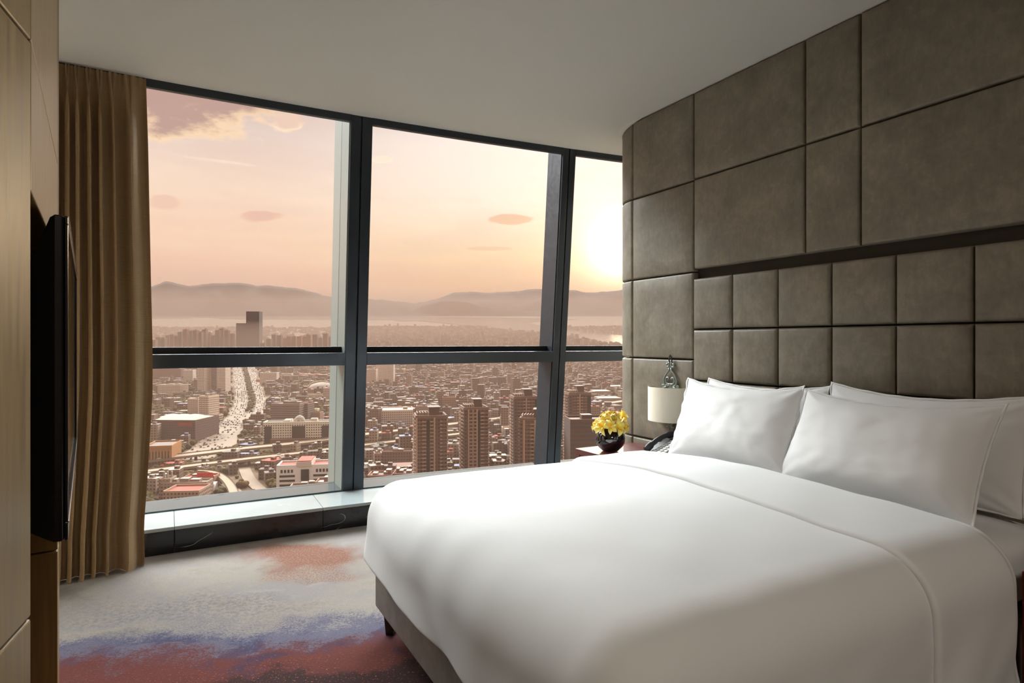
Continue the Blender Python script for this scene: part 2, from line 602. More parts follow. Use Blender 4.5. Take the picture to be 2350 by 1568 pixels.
b.inputs['Subsurface Weight'].default_value = 0.15
M['petal'] = m
M['lip'] = mat('orchid_lip', lin(250, 186, 20), 0.5)[0]
M['leaf'] = mat('leaf_green', lin(96, 104, 34), 0.5)[0]
M['phone'] = mat('charcoal_plastic', lin(46, 48, 50), 0.36)[0]
M['key'] = mat('pale_keys', lin(200, 200, 196), 0.5)[0]
M['phone_face'] = mat('dark_grey_plastic', lin(30, 30, 32), 0.3)[0]

CITY_TONE = (0.62, 0.56, 0.50)           # even darkening of all city colours, tuned against the bright sky band


def clin(r, g, b):
    return tuple(a * k for a, k in zip(lin(r, g, b), CITY_TONE))


# ---- city materials
m, t, b = mat('city_facade', (0.3, 0.3, 0.3), 0.8, spec=0.2)
uvn = t.n('ShaderNodeTexCoord').outputs['UV']
su = t.n('ShaderNodeSeparateXYZ')
t.put(su.inputs[0], uvn)
fu = t.m('FRACT', t.m('DIVIDE', su.outputs[0], 3.0))
fv = t.m('FRACT', t.m('DIVIDE', su.outputs[1], 3.3))
wu = t.m('MULTIPLY', t.smooth(fu, 0.22, 0.26), t.smooth(fu, 0.78, 0.74))
wv = t.m('MULTIPLY', t.smooth(fv, 0.28, 0.32), t.smooth(fv, 0.80, 0.76))
oc = t.mix(1.0, t.n('ShaderNodeObjectInfo').outputs['Color'], CITY_TONE, 'MULTIPLY')
t.put(b.inputs['Base Color'], t.mix(t.m('MULTIPLY', wu, wv), oc, (0.035, 0.03, 0.028)))
M['facade'] = m
m, t, b = mat('city_facade_bands', (0.3, 0.3, 0.3), 0.7, spec=0.3)
uvn = t.n('ShaderNodeTexCoord').outputs['UV']
su = t.n('ShaderNodeSeparateXYZ')
t.put(su.inputs[0], uvn)
fv = t.m('FRACT', t.m('DIVIDE', su.outputs[1], 3.3))
oc = t.mix(1.0, t.n('ShaderNodeObjectInfo').outputs['Color'], CITY_TONE, 'MULTIPLY')
t.put(b.inputs['Base Color'], t.mix(t.m('MULTIPLY', t.smooth(fv, 0.40, 0.46), t.smooth(fv, 0.96, 0.9)), oc, (0.05, 0.042, 0.04)))
M['bands'] = m
m, t, b = mat('city_plain', (0.3, 0.3, 0.3), 0.85, spec=0.2)
t.put(b.inputs['Base Color'], t.mix(1.0, t.n('ShaderNodeObjectInfo').outputs['Color'], CITY_TONE, 'MULTIPLY'))
M['plain'] = m
for k, rgb in {'roof_grey': (128, 112, 102), 'roof_dark': (86, 74, 66), 'roof_pale': (190, 176, 164), 'roof_red': (182, 74, 46), 'concrete': (150, 132, 116),
               'white_wall': (226, 220, 212), 'dark_window': (52, 44, 40), 'sign_red': (225, 40, 30), 'roof_blue': (128, 134, 168), 'brick': (140, 98, 78),
               'asphalt': (156, 134, 112), 'deck': (168, 146, 122), 'median': (86, 68, 46), 'car_white': (226, 220, 210), 'car_dark': (44, 40, 38), 'car_red': (150, 50, 40),
               'trunk': (70, 54, 40), 'membrane': (226, 206, 172), 'ochre': (190, 140, 88)}.items():
    M[k] = mat('city_' + k, clin(*rgb), 0.8, spec=0.25)[0]
for i, rgb in enumerate([(148, 122, 106), (120, 98, 84), (172, 150, 134), (134, 104, 86)]):
    mm, t, b = mat('lowrise_wall', clin(*rgb), 0.85, spec=0.2)
    uvn = t.n('ShaderNodeTexCoord').outputs['UV']
    su = t.n('ShaderNodeSeparateXYZ')
    t.put(su.inputs[0], uvn)
    fu = t.m('FRACT', t.m('DIVIDE', su.outputs[0], 3.6))
    fv = t.m('FRACT', t.m('DIVIDE', su.outputs[1], 3.4))
    w_ = t.m('MULTIPLY', t.m('MULTIPLY', t.smooth(fu, 0.22, 0.3), t.smooth(fu, 0.78, 0.7)), t.m('MULTIPLY', t.smooth(fv, 0.3, 0.36), t.smooth(fv, 0.8, 0.74)))
    t.put(b.inputs['Base Color'], t.mix(w_, clin(*rgb), clin(58, 46, 40)))
    M['low%d' % i] = mm
m, t, b = mat('city_trees', (0.05, 0.04, 0.02), 0.9, spec=0.1)
gp_ = t.n('ShaderNodeNewGeometry').outputs['Position']
t.put(b.inputs['Base Color'], t.ramp(t.noise(gp_, 0.06, 4), [(0.3, clin(62, 56, 26)), (0.55, clin(90, 76, 34)), (0.8, clin(124, 92, 44))]))
M['trees'] = m
m, t, b = mat('city_ground', (0.2, 0.15, 0.1), 0.95, spec=0.1)
gp_ = t.n('ShaderNodeNewGeometry').outputs['Position']
n1 = t.noise(gp_, 0.012, 8, 0.65)
vor = t.n('ShaderNodeTexVoronoi')
t.put(vor.inputs['Vector'], gp_)
vor.inputs['Scale'].default_value = 0.035
cc = t.ramp(n1, [(0.3, clin(92, 76, 54)), (0.48, clin(122, 102, 82)), (0.6, clin(138, 116, 96)), (0.8, clin(108, 88, 62))])
sv = t.n('ShaderNodeSeparateXYZ')
t.put(sv.inputs[0], vor.outputs['Color'])
cc = t.mix(t.smooth(sv.outputs[0], 0.62, 0.8, 0.0, 0.6), cc, clin(172, 150, 130))
cc = t.mix(t.smooth(sv.outputs[1], 0.6, 0.8, 0.0, 0.6), cc, clin(84, 68, 50))
t.put(b.inputs['Base Color'], cc)
M['ground'] = m
m, t, b = mat('hillside', clin(96, 84, 70), 0.95, spec=0.1)
gp_ = t.n('ShaderNodeNewGeometry').outputs['Position']
t.put(b.inputs['Base Color'], t.ramp(t.noise(gp_, 0.0012, 6), [(0.3, clin(50, 42, 34)), (0.7, clin(66, 56, 44))]))
M['hill'] = m
m, t, b = mat('lake_water', (0.16, 0.13, 0.11), 0.06, spec=1.0)
gp_ = t.n('ShaderNodeNewGeometry').outputs['Position']
bump(t, b, t.noise(gp_, 0.05, 3), 0.05, 0.5)
M['water'] = m

# ------------------------------------------------------------------ the room shell
CX, CY, R = 10.79, -19.11, 26.0         # centre and radius of the curved facade


def tilt(z):
    return 0.27 * (H - z) / 2.55


def fac(a, off, z):
    """point on the facade: a = metres along it from the eye's forward line, off = outwards of the inner face"""
    ang = ANG0 - a / R
    r = R + off + tilt(z)
    return Vector((CX + r * cos(ang), CY + r * sin(ang), z))


def fac_flat(a, off, z):
    ang = ANG0 - a / R
    r = R + off
    return Vector((CX + r * cos(ang), CY + r * sin(ang), z))


def ray_a(px, rr=R):
    """facade coordinate where the sight line through a pixel column meets radius rr"""
    k = (px - 1175) / F
    # (k t - CX)^2 + (t - CY)^2 = rr^2
    A, B, C = k * k + 1, -2 * (k * CX + CY), CX * CX + CY * CY - rr * rr
    q = (-B + sqrt(B * B - 4 * A * C)) / (2 * A)
    return atan2(q - CY, k * q - CX)


ANG0 = ray_a(1175)


def A_of(px):
    return (ANG0 - ray_a(px)) * R


A_L, A_R = -3.7, 2.6                    # ends of the facade
A_M1, A_M2 = A_of(831), A_of(1308)      # the two mullions
A_M0 = A_M1 - (A_M2 - A_M1)


def fbox(mb, a0, a1, o0, o1, z0, z1, n=6, flat=False, mi=0):
    fn = fac_flat if flat else fac
    vs = []
    for i in range(n + 1):
        a = a0 + (a1 - a0) * i / n
        vs += [fn(a, o0, z0), fn(a, o1, z0), fn(a, o1, z1), fn(a, o0, z1)]
    fs = []
    for i in range(n):
        k, l = 4 * i, 4 * i + 4
        for j in range(4):
            j2 = (j + 1) % 4
            fs.append((k + j, l + j, l + j2, k + j2))
    fs += [(0, 1, 2, 3), (4 * n + 3, 4 * n + 2, 4 * n + 1, 4 * n)]
    mb.add(vs, fs, mi=mi)
    return mb


SILL_F = -0.10                          # front face of the marble kerb, relative to the facade's top line


def arc_pts(off, z, n=24, a0=A_L, a1=A_R):
    return [fac_flat(a0 + (a1 - a0) * i / n, off, z) for i in range(n + 1)]


def slab(pts, z0, z1):
    mb = MB()
    n = len(pts)
    mb.add([(p[0], p[1], z0) for p in pts] + [(p[0], p[1], z1) for p in pts],
           [tuple(range(n)), tuple(reversed(range(n, 2 * n)))] + [(i, (i + 1) % n, n + (i + 1) % n, n + i)[::-1] for i in range(n)])
    return mb


ROOM = [(3.9, 1.0, 0), (3.9, -3.2, 0), (-3.6, -3.2, 0)]
fl = slab(arc_pts(0.45, 0) + ROOM, -0.15, 0.0).build('floor', M['carpet'])
tag(fl, 'grey carpet washed with blue, red and orange stains', 'floor', kind='structure')
ce = slab(arc_pts(-0.002, 0) + ROOM, H, H + 0.2).build('ceiling', M['ceiling'])
tag(ce, 'plain off-white ceiling with a curved edge along the glass', 'ceiling', kind='structure')

# marble kerb under the glass: polished top and front
mb = MB()
cuts = [A_L, A_of(400), A_of(735), A_M2 - 0.45, A_R]
for a0, a1 in zip(cuts, cuts[1:]):
    fbox(mb, a0 + 0.001, a1 - 0.001, SILL_F, 0.42, 0.0, 0.13, 8, flat=True)
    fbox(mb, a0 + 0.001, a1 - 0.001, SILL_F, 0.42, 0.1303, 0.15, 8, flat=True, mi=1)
sill = mb.build('trim_1', [M['marble'], M['marble_top_sheen']], bevel=0.002)
tag(sill, 'black marble kerb with white veins running under the tall windows', 'window sill', kind='structure')

# three window bays: header, transom, foot rail, two panes, and the mullion at the right of each
GL = 0.25                               # glass behind the inner face


def bay(idx, a0, a1, label, mull):
    w = tag(empty('window_%d' % idx, fac((a0 + a1) / 2, 0, 0.15)), label, 'window', kind='structure')
    o = w.location.copy()
    for nm, z0, z1 in (('lower_pane', 0.160, 1.13), ('upper_pane', 1.16, 2.86)):
        q = MB()
        fbox(q, a0, a1, GL, GL + 0.012, z0, z1, 6)
        q.build(nm, M['glass'], w, o)
    q = MB()
    fbox(q, a0, a1, -0.005, 0.03, 2.655, 2.88)
    q.build('header_rail', M['frame'], w, o, bevel=0.004)
    q = MB()
    fbox(q, a0, a1, 0.0, 0.11, 1.036, 1.122)
    q.build('transom', M['frame'], w, o, bevel=0.004)
    q = MB()
    fbox(q, a0, a1, 0.11, GL + 0.05, 1.09, 1.163)
    q.build('glazing_bar', M['gasket'], w, o)
    q = MB()
    fbox(q, a0, a1, 0.003, GL + 0.05, 0.148, 0.160)
    q.build('foot_rail', M['ledge'], w, o, bevel=0.004)
    if mull:
        am, wd, deep = mull
        q = MB()
        fbox(q, am - wd / 2, am - 0.004, 0.0, GL, 0.15, 2.88, 1)
        fbox(q, am - 0.004, am + 0.004, 0.012, GL, 0.15, 2.70, 1, mi=1)
        fbox(q, am + 0.004, am + wd / 2, 0.0, GL, 0.15, 2.88, 1)
        q.build('mullion', [M['frame'], M['gasket']], w, o, bevel=0.003)
        if deep:
            q = MB()
            fbox(q, am - wd / 2 - 0.004, am - wd / 2 + 0.03, GL, GL + 0.03, 0.16, 2.88, 1)
            q.build('gasket', M['gasket'], w, o)
            q = MB()
            fbox(q, am - wd / 2 - 0.0, am + wd / 2 - 0.0, GL + 0.03, GL + deep, 0.05, 2.88, 1)
            q.build('outer_fin', M['fin'], w, o, bevel=0.003)
        q = MB()
        fbox(q, am - wd / 2 - 0.006, am - wd / 2 - 0.0005, 0.02, GL, 0.160, 2.88, 1)
        q.build('mullion_side_sheet', M['fin'] if deep else M['frame'], w, o)  # sheet on the left side; the deep mullion's skylight is in its colour
    return w


bay(1, A_M0, A_M1 - 0.07, 'left window bay beside the bronze curtain, over the boulevard', (A_M1, 0.145, 0.30))
bay(2, A_M1 + 0.07, A_M2 - 0.055, 'middle window bay between two slate metal mullions', (A_M2, 0.112, 0.0))
bay(3, A_M2 + 0.055, A_R, 'narrow right window bay ending behind the padded wall, with the sun', None)
bay(4, A_L, A_M0, 'window bay hidden behind the gathered bronze curtain', (A_M0, 0.145, 0.0))

# ---- the padded wall
NOSE_S, NOSE_R = 3.269, 0.25


def nose(s, w, z):
    """wall coordinates wrapped round the rounded end of the wall"""
    if s <= NOSE_S:
        return (s, w, z)
    a = (s - NOSE_S) / NOSE_R
    return (NOSE_S + (NOSE_R + w) * sin(a), -NOSE_R + (NOSE_R + w) * cos(a), z)


def pad(s0, s1, z0, z1, th=0.05, er=0.012, gap=0.0028, nx=None, puff=0.004):
    mb = MB()
    s0, s1, z0, z1 = s0 + gap, s1 - gap, z0 + gap, z1 - gap
    es = [0.0, 0.12, 0.35, 0.65, 1.0]
    L, Hh = s1 - s0, z1 - z0

    def ticks(L, n):
        a = [er * e for e in es]
        return a + [er + (L - 2 * er) * i / n for i in range(1, n)] + [L - x for x in reversed(a)]
    tx, tz = ticks(L, nx or 6), ticks(Hh, 6)

    def prof(e):
        k = min(e / er, 1.0)
        return sqrt(max(0.0, 1 - (1 - k) ** 2))
    vs = []
    for z in tz:
        for x in tx:
            ex, ez = min(x, L - x), min(z, Hh - z)
            h = min(prof(ex), prof(ez))
            w = 0.004 + (th - 0.004) * (0.55 + 0.45 * h if h > 0 else 0.0)
            w += puff * min(1, ex / 0.12) ** 0.5 * min(1, ez / 0.12) ** 0.5
            vs.append(nose(s0 + x, w, z0 + z))
    n = len(tx)
    fs = [(j * n + i, (j + 1) * n + i, (j + 1) * n + i + 1, j * n + i + 1) for j in range(len(tz) - 1) for i in range(n - 1)]
    fs = [tuple(reversed(f)) for f in fs]
    mb.add(vs, fs)
    return mb


wr = tag(wall_empty('wall_right', 0, -0.054, 0), 'wall of large brown leather padded panels with a rounded end at the window', 'wall', kind='structure')
mb = MB()


def ring(w, z):
    pts = [(-3.6, w), (NOSE_S, w)] + [nose(NOSE_S + NOSE_R * pi * k / 12, w, z)[:2] for k in range(1, 13)] + [(-3.6, -2 * NOSE_R - w)]
    return [(x, y, z) for x, y in pts]


lo, hi = ring(0.0, -0.02), ring(0.0, H + 0.02)
n = len(lo)
mb.add(lo + hi, [tuple(range(n)), tuple(range(2 * n - 1, n - 1, -1))] + [(i, n + i, n + (i + 1) % n, (i + 1) % n) for i in range(n)])
mb.build('wall_core', M['backing'], wr)
rows_end = [0.0, 0.555, 1.09, 1.62, 2.172, H]
for z0, z1 in zip(rows_end, rows_end[1:]):
    pad(2.705, NOSE_S, z0, z1).build('padded_panel', M['leather'], wr, auto=50)
    pad(NOSE_S, NOSE_S + NOSE_R * pi - 0.01, z0, z1, nx=20, puff=0.0).build('padded_panel', M['leather'], wr, auto=50)
cs = [2.705, 1.96, 1.68, 0.935, 0.655, -0.09, -0.37, -1.115, -1.395, -2.14]
for s1, s0 in zip(cs, cs[1:]):
    for z0, z1 in ((1.635, 2.178), (2.178, H)):
        pad(s0, s1, z0, z1).build('padded_panel', M['leather'], wr, auto=50)
pad(-2.14, -0.545, 0.0, 1.635).build('padded_panel', M['leather'], wr, auto=50)
# rounded cove where the wall end meets the ceiling
mb = MB()
mb.grid(26, 6, lambda u, v: nose(NOSE_S - 0.12 + u * (NOSE_R * pi + 0.1), 0.052 + 0.030 * min(1, u * 2.5) * (1 - cos(v * pi / 2)), H - 0.055 * min(1, u * 2.5) * (1 - sin(v * pi / 2)) + 0.0005))
mb.build('ceiling_cove', M['ceiling'], wr, smooth=True)

# padded headboard: square tiles below the recessed slot
hb = tag(wall_empty('headboard', 1.08, -0.0515, 0.35), 'brown leather headboard of square padded tiles below a dark recessed slot', 'headboard')
mb = MB()
mb.box(-0.545, 2.705, 0.001, 0.006, 0.10, 1.583)
mb.build('back_board', M['backing'], hb, (1.08, 0.002, 0.35))
for k in range(11):
    s1 = 2.705 - k * 0.2955
    for z0, z1 in ((1.273, 1.58), (0.966, 1.273), (0.66, 0.966), (0.353, 0.66)):
        pad(s1 - 0.2955, s1, z0, z1, th=0.056, er=0.016, puff=0.006).build('padded_tile', M['leather'], hb, (1.08, 0.002, 0.35), auto=50)

# closing wall behind the rounded end
p0, p1 = wpt(3.30, -0.42), Vector((1.62, 5.35, 0))
dv = (p1 - p0).normalized() * 0.5
nv = Vector((dv.y, -dv.x, 0)).normalized() * 0.15
mb = slab([p0, p1, p1 + nv, p0 + nv], 0, H).build('wall_window_side', M['paint'])
tag(mb, 'short wall hidden between the padded wall and the glass', 'wall', kind='structure')
mb = slab([(-3.7, -3.35), (4.0, -3.35), (4.0, -3.2), (-3.7, -3.2)], 0, H).build('wall_back', M['paint'])
tag(mb, 'plain wall behind the camera', 'wall', kind='structure')
mb = slab([(3.9, -3.3), (4.05, -3.3), (4.05, 1.2), (3.9, 1.2)], 0, H).build('wall_side', M['paint'])
tag(mb, 'plain side wall behind the padded wall', 'wall', kind='structure')

# ---- veneered television wall on the left
BA = math.atan(954.0 / F)
BD = Vector((-sin(BA), cos(BA), 0))          # along the recessed wall, away from the eye
BN = Vector((cos(BA), sin(BA), 0))           # into the room
C0 = Vector((-0.867, 1.10, 0))               # protruding corner


def bpt(t_, n_, z=0.0):
    p = C0 + BD * t_ + BN * n_
    return (p.x, p.y, z)


T_END = 0.908
ADIR = Vector((-sin(math.atan(535 / F)), cos(math.atan(535 / F)), 0))
ANR = Vector((ADIR.y, -ADIR.x, 0))
wl = tag(empty('wall_left', C0), 'golden veneer wall on the left with a recess for the television', 'wall', kind='structure')


def aslab(t0, t1, n0, n1, z0, z1):
    pts = [C0 - ADIR * t1 + ANR * n1, C0 - ADIR * t0 + ANR * n1, C0 - ADIR * t0 + ANR * n0, C0 - ADIR * t1 + ANR * n0]
    return slab(pts, z0, z1)


def bslab(t0, t1, n0, n1, z0, z1):
    return slab([bpt(t0, n1), bpt(t1, n1), bpt(t1, n0), bpt(t0, n0)][::-1], z0, z1)


# near panels, each a veneered board with fine joints
for z0, z1 in ((0.0, 0.701), (0.705, 1.739), (1.743, H)):
    aslab(0.0, 4.6, -0.28, 0.0, z0, z1).build('veneer_panel', M['veneer'], wl, C0, bevel=0.004)
aslab(0.01, 4.6, -0.27, -0.004, 0.0, H).build('panel_core', M['backing'], wl, C0)
# upper boards over the recess
for z0, z1 in ((1.471, 1.739), (1.743, H)):
    bslab(0.0, T_END, -0.30, 0.0, z0, z1).build('veneer_panel', M['veneer'], wl, C0, bevel=0.003)
bslab(0.0, T_END, -0.29, -0.004, 1.479, H).build('panel_core', M['backing'], wl, C0)
# back and far cheek of the recess
bslab(-0.25, T_END + 0.3, -0.36, -0.30, 0.0, H).build('recess_back', M['veneer_dark'], wl, C0)
for z0, z1 in ((0.0, 0.564), (0.568, 1.471)):
    bslab(T_END - 0.001, T_END + 0.10, -0.30, 0.0, z0, z1).build('recess_cheek', M['veneer_dark'], wl, C0, bevel=0.003)
bslab(T_END + 0.002, T_END + 0.10, -0.30, -0.001, 1.471, H).build('recess_cheek', M['veneer_dark'], wl, C0)
# the wall carries on behind the curtain to the glass
e = Vector(bpt(T_END + 0.1, -0.30))
mb = slab([(e.x, e.y), (e.x - 0.14, e.y - 0.05), (-3.75, 2.62), (-3.75, 2.80)], 0, H).build('wall_curtain_side', M['paint'])
tag(mb, 'plain wall hidden behind the gathered curtain', 'wall', kind='structure')
mb = slab([(-3.75, 2.70), (-3.6, 2.70), (-3.6, 2.95), (-3.75, 2.95)][::-1], 0, H).build('wall_corner', M['paint'])
tag(mb, 'plain wall corner hidden behind the curtain', 'wall', kind='structure')

# ------------------------------------------------------------------ television
TP = Vector((-0.917, 1.25, 0.791))
TDV = Vector((-0.728, 1.045, 0)).normalized()
tv = tag(empty('television', TP, atan2(TDV.y, TDV.x)), 'flat black television seen edge-on, held in the recess of the veneer wall', 'television')
# local axes: x along the screen away from the eye, y towards the recess, z up
TW, THT = 1.327, 0.668
mb = MB()
bz = 0.018


def tvring(y, ins, zc=0.0):
    return [(ins, y, ins), (TW - ins, y, ins), (TW - ins, y, THT - ins), (ins, y, THT - ins)]


rings = [tvring(0.0, 0.004), tvring(0.004, 0.0), tvring(0.016, 0.0), tvring(0.024, 0.012), tvring(0.052, 0.05)]
rings[3] = [(0.003, 0.024, 0.003), (TW - 0.60, 0.024, 0.003), (TW - 0.60, 0.024, THT - 0.006), (0.003, 0.024, THT - 0.006)]
rings[4] = [(0.02, 0.056, 0.02), (TW - 0.72, 0.056, 0.02), (TW - 0.72, 0.056, THT - 0.10), (0.02, 0.056, THT - 0.10)]
vs = [p for r in rings for p in r]
fs = [(3, 2, 1, 0)] + [(4 * k + i, 4 * k + (i + 1) % 4, 4 * k + 4 + (i + 1) % 4, 4 * k + 4 + i) for k in range(4) for i in range(4)] + [(16, 17, 18, 19)]
mb.add(vs, fs)
mb.build('housing', M['tv_black'], tv, bevel=0.002)
mb = MB()
mb.box(bz, TW - bz, -0.0015, 0.0, bz + 0.02, THT - bz)
mb.build('screen', M['tv_screen'], tv)
mb = MB()
for x0, x1, z0, z1 in ((0.001, TW - 0.001, THT - bz, THT - 0.001), (0.001, TW - 0.001, 0.001, bz + 0.02), (0.001, bz, bz + 0.02, THT - bz), (TW - bz, TW - 0.001, bz + 0.02, THT - bz)):
    mb.box(x0, x1, -0.006, -0.0002, z0, z1)
mb.build('bezel', M['tv_black'], tv, bevel=0.0015)
for zz in (THT - 0.002, bz + 0.02):
    MB().tube([(0.002, -0.0065, zz), (TW - 0.002, -0.0065, zz)], 0.0015, 6).build('chrome_edge', M['chrome'], tv)
mb = MB()
mb.box(0.14, 0.22, 0.056, 0.10, 0.34, 0.52)
mb.box(0.42, 0.50, 0.056, 0.10, 0.34, 0.52)
mb.box(0.10, 0.54, 0.10, 0.33, 0.38, 0.52)
mb.build('wall_bracket', M['grey_plate'], tv, bevel=0.002)

# ------------------------------------------------------------------ curtain
ZK = [0.0, 0.04, 0.2, 0.45, 0.9, 1.2, 1.7, 2.3, 2.7]
XR = [330, 332, 330, 338, 349, 349, 345, 340, 335]       # right edge in the frame, by height


def interp(z, xs, ys):
    for i in range(len(xs) - 1):
        if z <= xs[i + 1]:
            k = (z - xs[i]) / (xs[i + 1] - xs[i])
            return ys[i] + (ys[i + 1] - ys[i]) * k
    return ys[-1]


# fold centre, width; gathered unevenly
FOLDS = [0.075, 0.085, 0.10, 0.085, 0.062, 0.075, 0.07, 0.08, 0.11, 0.16]
cum = [0.0]
for fw_ in FOLDS:
    cum.append(cum[-1] + fw_)
cum = [c_ / cum[-1] for c_ in cum]


def fold_phase(u):
    for i in range(len(FOLDS)):
        if u <= cum[i + 1] + 1e-9:
            return i + (u - cum[i]) / (cum[i + 1] - cum[i])
    return len(FOLDS)


CUR_O = Vector((-2.25, 3.2, 0.0))


def cur(u, v):
    z = 0.001 + (2.69 - 0.001) * v
    top = min(1.0, max(0.0, (2.69 - z) / 0.25))
    low_ = max(0.0, 1 - z / 1.1) ** 1.4
    L_ = Vector((-2.60, 3.16, 0)).lerp(Vector((-2.44, 2.86, 0)), 1 - v)
    yr = 3.455 - 0.20 * low_
    R_ = Vector(((interp(z, ZK, XR) - 1175) / F * yr, yr, 0))
    p = L_.lerp(R_, u)
    t_ = (R_ - L_).normalized()
    n_ = Vector((t_.y, -t_.x, 0))
    ph = fold_phase(u)
    k = int(min(ph, len(FOLDS) - 1))
    rnd = (0.75, 1.1, 0.9, 1.2, 0.8, 1.0, 1.15, 0.85, 1.0, 0.9)[k]
    drift = 0.10 * mnoise.noise((u * 5, v * 1.6, 3.1))
    a = 2 * pi * (ph + drift)
    amp = (0.010 + 0.034 * top) * rnd * (0.9 + 0.35 * low_)
    if k == len(FOLDS) - 1:                   # the broad outer fold swells
        amp *= 1.0
        p += n_ * 0.028 * sin(pi * min(1, ph - k)) * top
    off = amp * (0.75 * sin(a) + 0.22 * sin(2 * a + 0.7))
    # pinch pleats near the heading
    off += (1 - top) * 0.008 * sin(3 * a)
    off += 0.010 * mnoise.noise((u * 16, z * 1.3, 0.5)) * top
    lat = 0.020 * top * cos(a) * min(1, 8 * u, 8 * (1 - u))
    p = p + n_ * off + t_ * lat
    p.z = z + (0.02 * low_ * 0.0)
    return p


mb = MB()
mb.grid(260, 60, cur)
curtain = mb.build('curtain', M['curtain'], None, CUR_O, smooth=True)
curtain.location = CUR_O
tag(curtain, 'bronze ribbed floor-length curtain gathered at the left end of the glass', 'curtain')
mb = MB()
mb.grid(260, 4, lambda u, v: cur(u, 0.985 + 0.014 * v) + Vector((0.002, -0.003, 0)))
mb.build('heading_tape', M['curtain'], curtain, CUR_O, smooth=True)

# ------------------------------------------------------------------ bed
BED_O = (1.68, 1.02, 0.0)
bed = tag(wall_empty('bed', *BED_O), 'wide bed with a taupe upholstered base and short black feet', 'bed')


def wallbox(mb, s0, s1, w0, w1, z0, z1):
    return mb.box(s0, s1, w0, w1, z0, z1)


wallbox(MB(), 0.90, 2.48, 0.02, 2.01, 0.107, 0.335).build('bed_base', M['taupe'], bed, BED_O, bevel=0.012, segs=3)
for s_, w_ in ((0.96, 0.12), (2.435, 0.12), (0.96, 1.955), (2.435, 1.955)):
    mb = MB()
    mb.lathe([(0.024, 0.0), (0.034, 0.107)], 4, (s_, w_, 0.0))
    mb.build('foot', M['black_wood'], bed, BED_O, bevel=0.003)


def rbox(mb, s0, s1, w0, w1, z0, z1, r, n=22):
    """softly rounded slab"""
    def fn(u, v):
        th, ph = 2 * pi * u, pi * (v - 0.5)
        c_ = lambda x, e: math.copysign(abs(x) ** e, x)
        x = c_(cos(ph), 0.25) * c_(cos(th), 0.12)
        y = c_(cos(ph), 0.25) * c_(sin(th), 0.12)
        zz = c_(sin(ph), 0.35)
        return ((s0 + s1) / 2 + x * (s1 - s0) / 2, (w0 + w1) / 2 + y * (w1 - w0) / 2, (z0 + z1) / 2 + zz * (z1 - z0) / 2)
    return mb.grid(96, 24, fn, closed_u=True)


mb = MB()
rbox(mb, 0.915, 2.47, 0.07, 1.995, 0.337, 0.585, 0.06)
mb.build('mattress', M['linen'], bed, BED_O, smooth=True)

# duvet: a soft sheet draped over the mattress
DS0, DS1, DW1 = 0.885, 2.505, 2.035        # outer faces of the drop: near side, far side, foot
DR = 0.125                                 # rounding of the edge
DZ = 0.625
HANG = {'n': 0.33, 'f': 0.18, 'w': 0.155}


def drape(s, w, lift=0.0):
    """cloth coordinates (s, w measured over the surface) to space"""
    a0, a1, b1 = DS0 + DR, DS1 - DR, DW1 - DR
    vx = (a0 - s) if s < a0 else (s - a1 if s > a1 else 0.0)
    sx = -1 if s < a0 else 1
    Lx = DR * pi / 2 + (HANG['n'] if sx < 0 else HANG['f'])
    vy = max(0.0, w - b1)
    Ly = DR * pi / 2 + HANG['w']
    cs_, cw_ = min(max(s, a0), a1), min(w, b1)
    q, an = 0.0, 0.0
    if vx > 0 and vy > 0:
        fx, fy = vx / Lx, vy / Ly
        m_ = max(fx, fy)
        an = (pi / 4) * (fy / fx) if fy <= fx else pi / 2 - (pi / 4) * (fx / fy)
        q = m_ * (Lx * cos(an) ** 2 + Ly * sin(an) ** 2)
    elif vx > 0:
        q, an = vx, 0.0
    elif vy > 0:
        q, an = vy, pi / 2
    if q < DR * pi / 2:
        th = q / DR
        out, drop = DR * sin(th), DR * (1 - cos(th))
    else:
        out, drop = DR, DR + (q - DR * pi / 2)
        th = pi / 2
    ox, oy = sx * cos(an), sin(an)
    hang = max(0.0, q - DR * pi / 2)
    # folds in the hanging cloth
    run = s * 7.0 + w * 7.0
    rip = hang * (0.10 * mnoise.noise((run * 0.8, hang * 2, 1.0)) + 0.05)
    nx, ny, nz = ox * sin(th), oy * sin(th), cos(th)
    # filling: crowned in the middle, quilted unevenness
    u_ = (cs_ - a0) / (a1 - a0) * 2 - 1
    puff = 0.030 * (1 - u_ * u_) + 0.010 * mnoise.noise((s * 2.3, w * 2.3, 0.3)) + 0.005 * mnoise.noise((s * 6, w * 6, 4.3))
    puff *= min(1.0, max(0.0, 1.0 - hang * 4))
    o_ = lift + puff + 0.012
    return Vector((cs_ + ox * (out + rip) + nx * o_, cw_ + oy * (out + rip) + ny * o_, DZ - DR + (DR - drop) - 0.03 + nz * o_ + 0.012))


S_LO = DS0 + DR - (DR * pi / 2 + HANG['n'])
S_HI = DS1 - DR + (DR * pi / 2 + HANG['f'])
W_HI = DW1 - DR + (DR * pi / 2 + HANG['w'])
W_HEAD = 0.575
DUV_O = (1.68, 1.25, 0.62)


def duv(u, v):
    s = S_LO + (S_HI - S_LO) * u
    w = W_HEAD + (W_HI - W_HEAD) * v
    p = drape(s, w)
    # rolled hem
    e = min(u * 60, (1 - u) * 60, (1 - v) * 45, 1.0)
    return p


mb = MB()
mb.grid(110, 90, duv, flip=True)
duvet = mb.build('duvet', M['linen'], None, DUV_O, smooth=True, solid=0.018, sub=1)
wall_frame(duvet, *DUV_O)
tag(duvet, 'puffy plain white duvet spread over the bed and hanging over its foot', 'duvet')

# the turned-down band at the head of the duvet
BW0, BW1 = 0.60, 1.02


